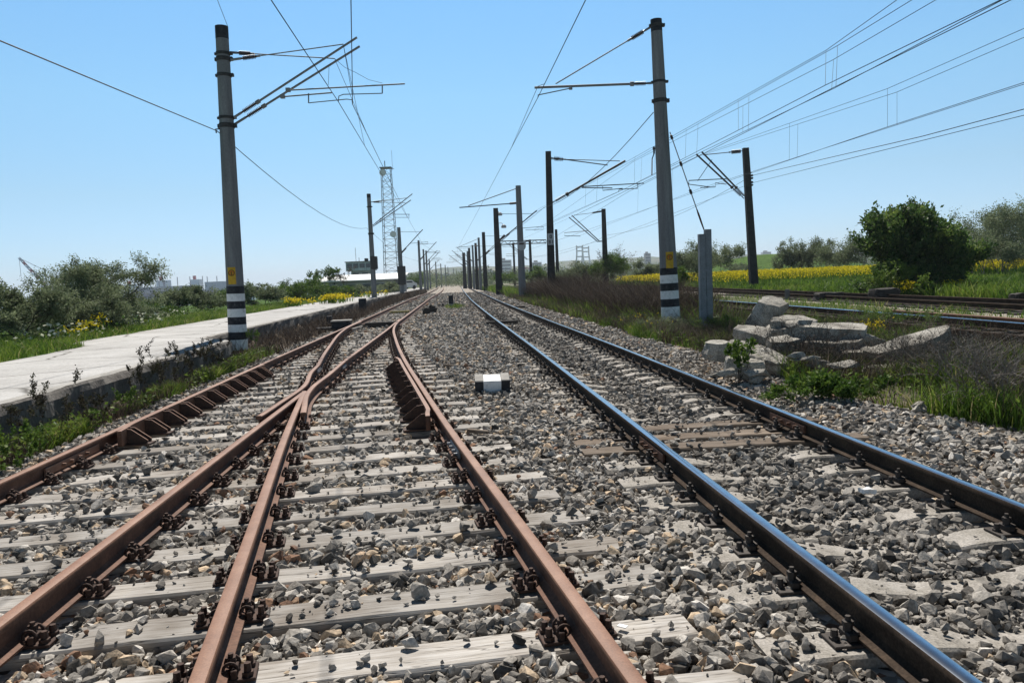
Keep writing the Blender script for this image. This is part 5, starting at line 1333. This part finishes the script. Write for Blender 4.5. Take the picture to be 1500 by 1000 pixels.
# bright grass
Pa = region(52000, lambda y: xR(y) - 2.4, lambda y: xR(y) + .05, 9, 75)
Pa = Pa[rng.random(len(Pa)) < np.clip(26 / Pa[:, 1], 0, 1)]
Pb = region(18000, lambda y: xW(y) + .02, lambda y: xA(y) - .95, 5.5, 20, patchy(.86, .9, 60))
Pc = region(90000, lambda y: right_edge(y) - .12, lambda y: xG(y) - 2.1, 6, 26, patchy(.66, .9, 70))
Pd = region(14000, lambda y: xF(y) + 1.35, lambda y: xF(y) + 2.6, 17, 60, patchy(.7, 1.0, 80))
Pe = region(3600, lambda y: xE(y) - 2.0, lambda y: xE(y) - .55, 37, 50, lambda x, y: np.exp(-((x - xE(y) + 1.15) / .45) ** 2 - ((y - 43.5) / 2.6) ** 2) > .9 * rng.random(len(x)) + .08)
Pf = region(6000, lambda y: xF(y) + 1.4, lambda y: xF(y) + 3.5, 60, 130)
Pi = region(9000, lambda y: xF(y) + 2.2, lambda y: xG(y) - 2.0, 20, 60, patchy(.5, 1.5, 85))
Ph = region(9000, lambda y: xG(y) - 2.4, lambda y: xH(y) - 2, 14, 40, patchy(.72, 1.3, 82))
P = cat_(Pa, Pb, Pc, Pd, Pe, Pf, Ph, Pi)
h = cat_(rng.uniform(.08, .26, len(Pa)), rng.uniform(.08, .30, len(Pb)), rng.uniform(.07, .30, len(Pc)) * (1 + .5 * (vnoise(Pc[:, 0], Pc[:, 1], 1.1, 71) > .6)), rng.uniform(.15, .42, len(Pd)), rng.uniform(.06, .24, len(Pe)), rng.uniform(.3, .8, len(Pf)), rng.uniform(.1, .3, len(Ph)), rng.uniform(.2, .75, len(Pi)))
v = np.clip(.5 * vnoise(P[:, 0], P[:, 1], .7, 90) + .15 * vnoise(P[:, 0], P[:, 1], 3.1, 93) + .5 * rng.random(len(P)) - .05 + .5 * (rng.random(len(P)) < .09), 0, 1)
blades('grass', 'grass', P, h, cat_(np.full(len(Pa), .018), np.full(len(Pb), .016), np.full(len(Pc), .014), np.full(len(Pd), .022), np.full(len(Pe), .03), np.full(len(Pf), .06), np.full(len(Ph), .02), np.full(len(Pi), .02)), v, .4, 'bright green spring grass along the road and among the tracks')
# meadow beyond the sidings
y = 16 + 84 * rng.random(130000) ** 1.3; x = xH(y) + 1.3 + rng.random(len(y)) ** 1.1 * (.8 * y)
m = x < .74 * y + 2; x, y = x[m], y[m]
P = np.stack([x, y, ground_z(x, y) - .02], -1)
blades('meadow', 'grass', P, rng.uniform(.15, .5, len(P)) * (.6 + .8 * vnoise(x, y, 3, 5)), .02 + .0011 * y, np.clip(.5 * vnoise(x, y, 2.5, 91) + .45 * rng.random(len(x)), 0, 1), .35, 'tall fresh grass of the meadow beyond the sidings')
# oilseed blossom: a strip across the meadow and clumps along the road
y = rng.uniform(52, 90, 52000); x = xH(y) + 2 + rng.random(len(y)) * 45
m = (vnoise(x, y, 5, 33) > .18); x, y = x[m], y[m]
z = ground_z(x, y)
C = np.stack([x, y, z + rng.uniform(.45, 1.05, len(x))], -1)
patches = ((430, 44, .55, .5, 150), (485, 47, .7, .6, 260), (503, 50, .5, .55, 120), (104, 20.6, .30, .30, 40), (122, 21.2, .30, .40, 55), (140, 22, .25, .55, 40), (538, 62, .6, .5, 40), (562, 70, .6, .5, 40), (455, 46, .3, .4, 25), (1395, 29, .5, .5, 130), (1330, 28, .35, .6, 120), (1280, 13.6, .2, .35, 60), (1258, 13.8, .15, .3, 30), (930, 22, .7, .4, 40), (960, 19, .5, .35, 30))
cs, st = [C], [np.stack([x, y, z], -1)]
for px, Y, rd, hh, n in patches:
    f_ = foot(px, Y); q_ = rng.normal(0, rd * .5, (n, 2)); xx, yy = f_.x + q_[:, 0], Y + q_[:, 1]
    zz = ground_z(xx, yy)
    cs.append(np.stack([xx, yy, zz + hh * rng.uniform(.55, 1.05, n)], -1)); st.append(np.stack([xx, yy, zz], -1))
C = np.concatenate(cs); S_ = np.concatenate(st)
rep = np.where(C[:, 1] > 50, 1, 2); Cx = np.repeat(C, rep, 0) + rng.normal(0, .03, (rep.sum(), 3))
sz = .012 + .0013 * Cx[:, 1]
V, F, A = quads_leaves(Cx, rng.normal(0, 1, (len(Cx), 3)), sz * 1.3, sz, rng.uniform(.46, 1, len(Cx)))
# their stems
k = rng.random(len(C)) < .5; n = k.sum(); Hh = C[k] - S_[k]
V2, F2, A2 = quads_leaves(S_[k], Hh + rng.normal(0, .04, (n, 3)), np.linalg.norm(Hh, axis=1), .015 + .0006 * C[k][:, 1], rng.uniform(0, .4, n))
tag(obj('oilseed_blossom', npmesh('oilseed_blossom', np.concatenate([V, V2]), np.concatenate([F, F2 + len(V)]), M['rape'], False, dict(v=np.concatenate([A, A2])))), 'yellow oilseed blossom in the meadow strip and in clumps by the road', None, None, 'stuff')
# dry brown weeds between the lines and along the wall
Pa = region(34000, lambda y: xF(y) + 2.2 + .5 * vnoise(y, 1, 2, 5), lambda y: xG(y) - 2.0, 22, 62)
Pb = region(7000, lambda y: xW(y) - .05, lambda y: xA(y) - .8, 18, 62, patchy(.45, 1.2, 95))
Pc = region(24000, lambda y: right_edge(y) + .0, lambda y: xG(y) - 2.0, 7, 24, patchy(.5, .9, 96))
Pd = region(6000, lambda y: xW(y) + .03, lambda y: xA(y) - .95, 6, 18, patchy(.45, .8, 97))
Pf = region(5000, lambda y: xW(y) - .1, lambda y: xA(y) - .9, 62, 125)
Pg = region(16000, lambda y: xF(y) + 1.3, lambda y: xF(y) + 2.8, 16, 70, patchy(.45, 1.1, 99))
P = cat_(Pa, Pb, Pc, Pd, Pf, Pg)
h = cat_(rng.uniform(.5, 1.5, len(Pa)) * (.65 + .75 * vnoise(Pa[:, 0], Pa[:, 1], 2.2, 98)), rng.uniform(.2, .6, len(Pb)), rng.uniform(.2, .65, len(Pc)), rng.uniform(.1, .38, len(Pd)), rng.uniform(.3, .8, len(Pf)), rng.uniform(.12, .5, len(Pg)))
w = cat_(np.full(len(Pa), .014), np.full(len(Pb), .016), np.full(len(Pc), .007), np.full(len(Pd), .006), np.full(len(Pf), .04), np.full(len(Pg), .014))
v = np.clip(rng.beta(1.3, 1.5, len(P)), 0, 1)
blades('dry_weeds', 'dry', P, h, w, v, .45, 'dry brown weeds massed between the running line and the sidings and along the wall')
# white umbels by the road and small herb leaves on the shoulder
f_ = [foot(px, Y) for px, Y in ((172, 24.5), (200, 26), (215, 27), (60, 19), (75, 19.5), (130, 21.5), (245, 31))]
cc = np.concatenate([np.stack([rng.normal(q_.x, .35, 42), rng.normal(q_.y, .35, 42), np.full(42, q_.z) + rng.uniform(.15, .5, 42)], -1) for q_ in f_])
cc[:, 2] = ground_z(cc[:, 0], cc[:, 1]) + rng.uniform(.1, .45, len(cc))
V, F, A = quads_leaves(cc, rng.normal(0, 1, (len(cc), 3)) * np.array([1, 1, .2]), .11, .08, np.where(rng.random(len(cc)) < .55, rng.uniform(.5, 1, len(cc)), rng.uniform(0, .4, len(cc))))
tag(obj('umbel_flowers', npmesh('umbel_flowers', V, F, M['umbel'], False, dict(v=A))), 'whitish umbel flowers in the verge beyond the road', None, None, 'stuff')
# broad-leaved herbs
Pa = region(9000, lambda y: right_edge(y) - .1, lambda y: xG(y) - 2.2, 6.5, 24, patchy(.6, .7, 110))
Pb = region(3500, lambda y: xW(y) + .05, lambda y: xA(y) - .9, 5.5, 19, patchy(.6, .7, 111))
Pc = region(6000, lambda y: xR(y) - 5.5, lambda y: xR(y) - .6, 11, 45, patchy(.5, 1.5, 112))
P = cat_(Pa, Pb, Pc); P[:, 2] += rng.uniform(.03, .28, len(P))
V, F, A = quads_leaves(P, rng.normal(0, 1, (len(P), 3)) * np.array([1, 1, .5]), rng.uniform(.04, .10, len(P)), rng.uniform(.02, .05, len(P)), np.clip(.3 + .7 * rng.random(len(P)), 0, 1))
tag(obj('herb_leaves', npmesh('herb_leaves', V, F, M['leaf_mid'], False, dict(v=A))), 'low broad-leaved herbs among the grass', None, None, 'stuff')

# ------------------------------------------------------------------ buildings and the far view
def boxthing(root, name, c, d, m, rz=0, bev=0, label=None): return MB().box(c, d, rz, 0, None, bev).build(name, M[m], root, False, label)
# control tower
Y = 118; c0 = at(511, 398, Y); c1 = at(549, 396, Y); cx = (c0.x + c1.x) / 2; W = c1.x - c0.x
zt, zm_, zb_ = at(520, 384.5, Y).z, at(520, 397, Y).z, float(ground_z(cx, Y))
T = thing('control_tower', 'blue grey control cabin on a narrower tower above the white roof', 'building', (cx, Y, zb_))
boxthing(T, 'shaft', (cx + W * .06, Y, (zb_ - 1 + zm_) / 2), (W * .78, 3.2, zm_ - zb_ + 1), 'wallgrey')
boxthing(T, 'cabin', (cx, Y, (zm_ + zt) / 2), (W, 4, zt - zm_), 'dockpaint')
boxthing(T, 'roof', (cx, Y, zt + .06), (W + .25, 4.3, .12), 'mast_mid')
for k in range(4):
    boxthing(T, 'window', (cx - W * .36 + W * .24 * k, Y - 2.01, (zm_ + zt) / 2 + .1), (W * .19, .06, (zt - zm_) * .5), 'glass')
for k in range(2):
    boxthing(T, 'window', (cx - W * .15 + W * .35 * k, Y - 1.61, zm_ - .7), (W * .22, .06, .8), 'glass')
b = MB(); b.tube([(cx - W * .2, Y, zt), (cx - W * .2, Y, zt + 2.2)], .03, 5); b.tube([(cx - W * .08, Y, zt), (cx - W * .08, Y, zt + .7)], .04, 5); b.box((cx + W * .2, Y, zt + .3), (.5, .5, .5)); b.build('antenna', M['darksteel'], T)
# long shed with white roof
Y = 100; a0, a1 = at(460, 410, Y), at(590, 407, Y); W = a1.x - a0.x; cx = (a0.x + a1.x) / 2; ze = at(525, 411.5, Y).z; g0 = float(ground_z(cx, Y))
S = thing('shed', 'long low shed with a bright white sheet roof', 'building', (cx, Y, g0))
boxthing(S, 'wall', (cx, Y + 3, (ze + g0 - 1) / 2), (W - .6, 5.4, ze - g0 + 1), 'wallgrey')
b = MB(); b.prism([(-3.4, 0), (3.4, .75), (3.4, .87), (-3.4, .12)], (cx, Y + 3, ze), (0, 1, 0), (0, 0, 1), (W, 0, 0)); b.build('roof', M['roofwhite'], S)
for k in range(6): boxthing(S, 'window', (cx - W * .4 + W * .16 * k, Y + .28, ze - .75), (W * .09, .06, .6), 'glass')
boxthing(S, 'door', (cx + W * .43, Y + .28, ze - 1.0), (.9, .06, 1.9), 'mast_mid')
# lattice mast
Y = 150; tb, tt = at(574, 402, Y), at(568, 246, Y); g0 = float(ground_z(tb.x, Y)); cx = tb.x
TW = thing('lattice_tower', 'tall slender lattice radio tower with white dishes', 'tower', (cx, Y, g0))
hw0, hw1 = 1.35, .85
def tw(z): t = (z - g0) / (tt.z - g0); return hw0 + (hw1 - hw0) * t, cx + (tt.x - cx) * t * 0
for sx, sy in ((-1, -1), (1, -1), (1, 1), (-1, 1)):
    w0, w1 = tw(g0)[0], tw(tt.z)[0]
    MB().tube([(cx + sx * w0, Y + sy * w0, g0 - .3), (cx + sx * w1, Y + sy * w1, tt.z)], .06, 5).build('leg', M['steel'], TW)
b = MB(); nz = 19
for k in range(nz):
    z0, z1 = g0 + (tt.z - g0) * k / nz, g0 + (tt.z - g0) * (k + 1) / nz; w0, w1 = tw(z0)[0], tw(z1)[0]
    cs = ((-1, -1), (1, -1), (1, 1), (-1, 1))
    for i in range(4):
        (ax, ay), (bx_, by_) = cs[i], cs[(i + 1) % 4]
        if k % 2: ax, ay, bx_, by_ = bx_, by_, ax, ay
        b.tube([(cx + ax * w0, Y + ay * w0, z0), (cx + bx_ * w1, Y + by_ * w1, z1)], .028, 4)
        b.tube([(cx + ax * w1, Y + ay * w1, z1), (cx + bx_ * w1, Y + by_ * w1, z1)], .03, 4)
b.build('bracing', M['steel'], TW)
b = MB(); b.box((cx, Y, tt.z), (2.2, 2.2, .15)); b.tube([(cx - .2, Y, tt.z), (cx - .2, Y, tt.z + 1.3)], .09, 6); b.tube([(cx + 1.2, Y, tt.z - .5), (cx + 1.2, Y, tt.z + 3.2)], .03, 5); b.tube([(cx - 1.1, Y, tt.z - .2), (cx + 1.5, Y, tt.z - .2)], .05, 5); b.build('platform', M['steel'], TW)
for px, py, r_ in ((560.5, 253, .62), (576, 343, .6)):
    c = at(px, py, Y - 1.2); b = MB(); b.lathe(c + Vector((0, .35, 0)), c + Vector((0, -.1, 0)), [(0, .3), (.5, r_), (1, r_)], 16); b.build('dish', M['roofwhite'], TW)
# parked vans at the end of the road
def van(lab, px, py, Y, W, L_, H):
    c = at(px, py, Y); g0 = float(ground_z(c.x, Y)); g0 = max(g0, at(px, py + 8, Y).z); t = thing('parked_van', lab, 'van', (c.x, Y, g0))
    b = MB(); b.prism([(-L_ / 2, .3), (L_ / 2, .3), (L_ / 2, .95), (L_ / 2 - .6, 1.15), (L_ / 2 - 1.1, H), (-L_ / 2, H)], (c.x, Y, g0), (.6, .8, 0), (0, 0, 1), Vector((.8, -.6, 0)) * W); b.build('body', M['roofwhite'], t)
    b = MB(); b.prism([(-L_ / 2 + .4, 1.1), (L_ / 2 - .95, 1.1), (L_ / 2 - 1.2, H - .15), (-L_ / 2 + .4, H - .15)], (c.x, Y, g0), (.6, .8, 0), (0, 0, 1), Vector((.8, -.6, 0)) * (W + .02)); b.build('window', M['glass'], t)
    for s in (-1, 1):
        for u in (-1, 1):
            o_ = Vector((c.x, Y, g0 + .32)) + Vector((.6, .8, 0)) * (u * L_ * .3) + Vector((.8, -.6, 0)) * (s * W / 2)
            MB().lathe(o_ - Vector((.8, -.6, 0)) * .1, o_ + Vector((.8, -.6, 0)) * .1, [(0, .32), (1, .32)], 12).build('wheel', M['tyre'], t)
van('white van parked at the road end, just right of the mast with the cabinet', 594, 416, 128, 1.7, 3.6, 1.5)
# harbour: quay, ships, cranes
Q = thing('quay', 'long dark quay wall with sheds across the harbour', 'quay', (-360, 860, -9))
x0, x1 = at(120, 420, 860).x, at(372, 420, 860).x
boxthing(Q, 'wall', ((x0 + x1) / 2, 875, -6), (x1 - x0, 30, 8), 'hull'); 
xs = at(240, 420, 860).x
boxthing(Q, 'shed', (xs - 10, 880, 1), (60, 14, 7), 'wallgrey'); boxthing(Q, 'shed', (xs + 55, 884, 2.5), (34, 14, 10), 'dockpaint')
def ship(lab, px, Y, L_, H, m):
    x = at(px, 420, Y).x; t = thing('moored_ship', lab, 'ship', (x, Y, -9))
    b = MB(); b.prism([(-L_ / 2, 8), (-L_ / 2 + 4, 0), (L_ / 2 - 6, 0), (L_ / 2 + 3, 9), (L_ / 2 - 4, 8)], (x, Y, -9), (1, 0, 0), (0, 0, 1), (0, 14, 0)); b.build('hull', M[m], t)
    boxthing(t, 'deckhouse', (x - L_ * .3, Y, 1 + H * .4), (L_ * .18, 11, H * .8 + 4), 'roofwhite')
    boxthing(t, 'funnel', (x - L_ * .34, Y, 3 + H), (3, 3, 5), 'redpaint')
    for k in range(3):
        xm = x - L_ * .08 + L_ * .2 * k
        MB().tube([(xm, Y, -2), (xm, Y, H + 4)], .5, 6).build('mast', M['steel'], t)
ship('dark ship moored across the harbour, left of the small crane', 212, 900, 52, 7, 'hull')
ship('blue grey ship with a white deckhouse moored right of the small crane', 268, 1000, 80, 12, 'hull')
ship('pale ship moored nearest the banded mast across the harbour', 310, 980, 60, 11, 'wallgrey')
def crane(lab, px, ytop, Y, boom, m, m2=None):
    bt = at(*boom, Y); bb = at(px, ytop, Y); t = thing('harbour_crane', lab, 'crane', (bb.x, Y, -9)); H = bb.z + 9
    b = MB(); s = H * .10
    for sx in (-1, 1):
        for sy in (-1, 1): b.tube([(bb.x + sx * s * 1.6, Y + sy * s, -9), (bb.x + sx * s * .5, Y + sy * s * .5, -9 + H * .45)], H * .012 + .2, 5)
    b.box((bb.x, Y, -9 + H * .5), (s * 1.8, s * 1.8, H * .14)); b.tube([(bb.x, Y, -9 + H * .5), (bb.x, Y, bb.z)], H * .014 + .2, 5); b.build('portal', M['steel'], t)
    foot_ = Vector((bb.x, Y, -9 + H * .55)); n = 8
    for k in range(n):
        b = MB(); p0, p1 = lerp(foot_, bt, k / n), lerp(foot_, bt, (k + 1) / n)
        w0, w1 = H * .045 * (1 - .5 * k / n), H * .045 * (1 - .5 * (k + 1) / n)
        for d in ((-1, 0), (1, 0), (0, 1)): b.tube([p0 + Vector((d[0] * w0, d[1] * w0, d[1] * w0)), p1 + Vector((d[0] * w1, d[1] * w1, d[1] * w1))], H * .009 + .12, 4)
        b.tube([p0 + Vector((-w0, 0, 0)), p1 + Vector((w1, 0, 0))], H * .006 + .1, 4); b.tube([p0 + Vector((w0, 0, 0)), p1 + Vector((-w1, 0, 0))], H * .006 + .1, 4)
        b.build('boom_section', M[m if k % 2 == 0 or not m2 else m2], t)
    b = MB(); b.tube([bb, bt], H * .003 + .1, 4); b.tube([bt, bt + Vector((.2, 0, -H * .5))], H * .003 + .08, 4); b.build('cable', M['steel'], t)
crane('tall floating crane with a red and white boom rising behind the oleasters', 66, 396, 620, (28, 378), 'redpaint', 'roofwhite')
crane('small grey harbour crane across the water', 241, 412, 900, (236, 399), 'steel')
# cable-stayed bridge towers
Y = 1250
for k, (xa, xb, lab) in enumerate(((843, 857, 'pale H shaped bridge tower, left of the pair on the skyline'), (851, 866, 'pale H shaped bridge tower, right of the pair on the skyline'))):
    a0, a1 = at(xa, 392, Y + 60 * k), at(xb, 392, Y + 60 * k); tz = at(853, 359, Y).z; g0 = -5
    t = thing('bridge_tower', lab, 'bridge', ((a0.x + a1.x) / 2, Y + 60 * k, g0)); cx = (a0.x + a1.x) / 2; hw = (a1.x - a0.x) / 2
    for s in (-1, 1): MB().tube([(cx + s * hw, Y + 60 * k, g0), (cx + s * hw * .62, Y + 60 * k, tz - 12), (cx + s * hw * .62, Y + 60 * k, tz)], [1.6, 1.3, 1.2], 6).build('pylon', M['roofwhite'], t)
    b = MB()
    for z in (tz - 3, tz - 9, tz - 18): b.box((cx, Y + 60 * k, z), (hw * 1.3, 2.0, 2.0))
    b.build('crossbeam', M['roofwhite'], t)
# far blocks of flats
for px, py, wpx, Y, lab in ((738, 381, 22, 900, 'large pale block of flats on the skyline right of the vanishing point'), (786, 384, 14, 950, 'smaller pale block on the skyline right of the large block'), (948, 371, 8, 1100, 'narrow dark block on the skyline beside the right banded mast'), (1122, 369, 12, 1400, 'little pale house on the green skyline by the meadow mast')):
    c = at(px, py, Y); W = wpx / FPX * Y; g0 = -4.0
    t = thing('apartment_block', lab, 'building', (c.x, Y, g0)); Hh = c.z - g0
    boxthing(t, 'wall', (c.x, Y, g0 + Hh / 2), (W, 12, Hh), 'wallgrey' if 'dark' in lab else 'roofwhite'); boxthing(t, 'roof', (c.x - W * .1, Y, c.z + 1), (W * .4, 6, 2.4), 'wallgrey')
    n_ = max(2, int(W / 4)); f_ = max(2, int(Hh / 4))
    for r_ in range(f_):
        boxthing(t, 'window_row', (c.x, Y - 6.05, c.z - 2 - r_ * Hh / f_ * .9), (W * .86, .15, 1.3), 'glass')
for k, (px, py, Y) in enumerate(((700, 396, 800), (717, 397, 820), (722, 400, 700), (770, 394, 850), (806, 392, 900), (672, 408, 420), (688, 410, 400), (622, 404, 700), (655, 402, 800), (636, 404, 760))):
    c = at(px, py, Y); W = .012 * Y; t = thing('far_house', 'tiny pale house among the trees on the far rise', 'house', (c.x, Y, c.z - 5), 'houses on the far rise')
    boxthing(t, 'wall', (c.x, Y, c.z - 2.5), (W, 7, 5), 'roofwhite')
    b = MB(); b.prism([(-W / 2 - .4, 0), (W / 2 + .4, 0), (0, W * .22)], (c.x, Y, c.z), (1, 0, 0), (0, 0, 1), (0, 7.6, 0)); b.build('roof', M['redpaint'] if k % 3 == 0 else M['wallgrey'], t)
# wooded far distance: one mass
def far_wood(spec):
    Vs, Fs, As, off = [], [], [], 0
    for px0, px1, Y0, Y1, n, h0, h1 in spec:
        for _ in range(n):
            Y = rng.uniform(Y0, Y1); px = rng.uniform(px0, px1); a_, _b = ray(px, 410); x = a_ * Y; g0 = float(ground_z(x, min(Y, 900)))
            H = rng.uniform(h0, h1); Wd = H * rng.uniform(.6, 1.1); k = 170
            C = rng.normal(0, .33, (k, 3)); C /= np.maximum(1, np.linalg.norm(C, axis=1, keepdims=True) / .8)
            C = np.array([x, Y, g0 + H * .5]) + C * np.array([Wd, Wd, H * .62])
            V, F, A = quads_leaves(C, rng.normal(0, 1, (k, 3)), H * .12, H * .085, np.clip(rng.uniform(.1, .6) + rng.uniform(-.15, .25, k), 0, 1))
            Vs.append(V); Fs.append(F + off); As.append(A); off += len(V)
    return np.concatenate(Vs), np.concatenate(Fs), np.concatenate(As)
V, F, A = far_wood(((560, 900, 260, 700, 260, 3, 7), (640, 720, 200, 300, 26, 2, 4.5), (900, 1075, 220, 700, 130, 2, 5), (1235, 1600, 110, 300, 120, 2.5, 5), (1280, 1600, 90, 140, 40, 2, 3.5), (380, 620, 200, 420, 70, 2.5, 5), (600, 1400, 900, 1450, 200, 5, 11)))
tag(obj('woodland', npmesh('woodland', V, F, M['leaf_olive'], False, dict(v=A))), 'far scrub and woodland closing the plain', None, None, 'stuff')

# ------------------------------------------------------------------ the air over the plain
hm, HN, HL = newmat('haze_air'); HN.remove(HN['Principled BSDF'])
pv = HN.new('ShaderNodeVolumePrincipled'); pv.inputs['Color'].default_value = (.80, .88, 1, 1); pv.inputs['Density'].default_value = .00022; pv.inputs['Anisotropy'].default_value = .2
HL.new(pv.outputs[0], HN['Material Output'].inputs['Volume'])
hz = MB().box((0, 2200, 20), (7400, 4700, 76)).build('haze', hm)
tag(hz, 'thin blue air haze over the whole plain', None, None, 'stuff')

# ------------------------------------------------------------------ camera, light, sky
cam = bpy.data.cameras.new('camera'); co = bpy.data.objects.new('camera', cam); COL.objects.link(co)
cam.sensor_width = 36; cam.lens = FPX / 1500 * 36; cam.clip_start = .05; cam.clip_end = 9000
co.matrix_world = Matrix.Translation((0, 0, CZ)) @ Matrix.Rotation(math.pi / 2 - TH, 4, 'X') @ Matrix.Rotation(-RO, 4, 'Z')
SC.camera = co
SUN_EL, SUN_AZ = R(53), R(-6)
sd = Vector((math.sin(SUN_AZ) * math.cos(SUN_EL), math.cos(SUN_AZ) * math.cos(SUN_EL), math.sin(SUN_EL)))
sl = bpy.data.lights.new('sun', 'SUN'); sl.energy = 5.0; sl.angle = R(.5); sl.color = (1, .95, .88)
so = bpy.data.objects.new('sun', sl); COL.objects.link(so); so.rotation_euler = (-sd).to_track_quat('-Z', 'Y').to_euler(); so.location = (0, 0, 60)
w = bpy.data.worlds.new('World'); SC.world = w; w.use_nodes = True
N, L = w.node_tree.nodes, w.node_tree.links
sk = N.new('ShaderNodeTexSky'); sk.sky_type = 'NISHITA'; sk.sun_disc = False; sk.sun_elevation = SUN_EL; sk.sun_rotation = SUN_AZ
sk.air_density = 1.0; sk.dust_density = 0; sk.ozone_density = 4.0; sk.altitude = 20
# sky colour graded by elevation: bluer at the horizon, dimmed overhead to deepen shade
tc = N.new('ShaderNodeTexCoord'); sx = N.new('ShaderNodeSeparateXYZ'); L.new(tc.outputs['Generated'], sx.inputs[0])
K = 1 / 1.5
r = ramp(N, [(0, (.66 * K, .87 * K, 1.32 * K)), (.037, (.73 * K, .89 * K, 1.19 * K)), (.107, (.91 * K, 1.01 * K, 1.065 * K)), (.215, (1.10 * K, 1.30 * K, 1.23 * K)), (.324, (1.14 * K, 1.45 * K, 1.41 * K)), (.40, (.70 * K, .78 * K, .74 * K)), (.55, (.26 * K, .28 * K, .26 * K))])
L.new(sx.outputs[2], r.inputs[0])
mx = N.new('ShaderNodeMix'); mx.data_type = 'RGBA'; mx.blend_type = 'MULTIPLY'; mx.inputs[0].default_value = 1
L.new(sk.outputs[0], mx.inputs[6]); L.new(r.outputs[0], mx.inputs[7])
L.new(mx.outputs[2], N['Background'].inputs[0]); N['Background'].inputs[1].default_value = .111
SC.view_settings.view_transform = 'Standard'; SC.view_settings.look = 'None'; SC.view_settings.exposure = .45; SC.view_settings.gamma = 1
SC.cycles.use_denoising = True
SC.cycles.max_bounces = 6; SC.cycles.diffuse_bounces = 3; SC.cycles.transparent_max_bounces = 4; SC.cycles.volume_bounces = 0
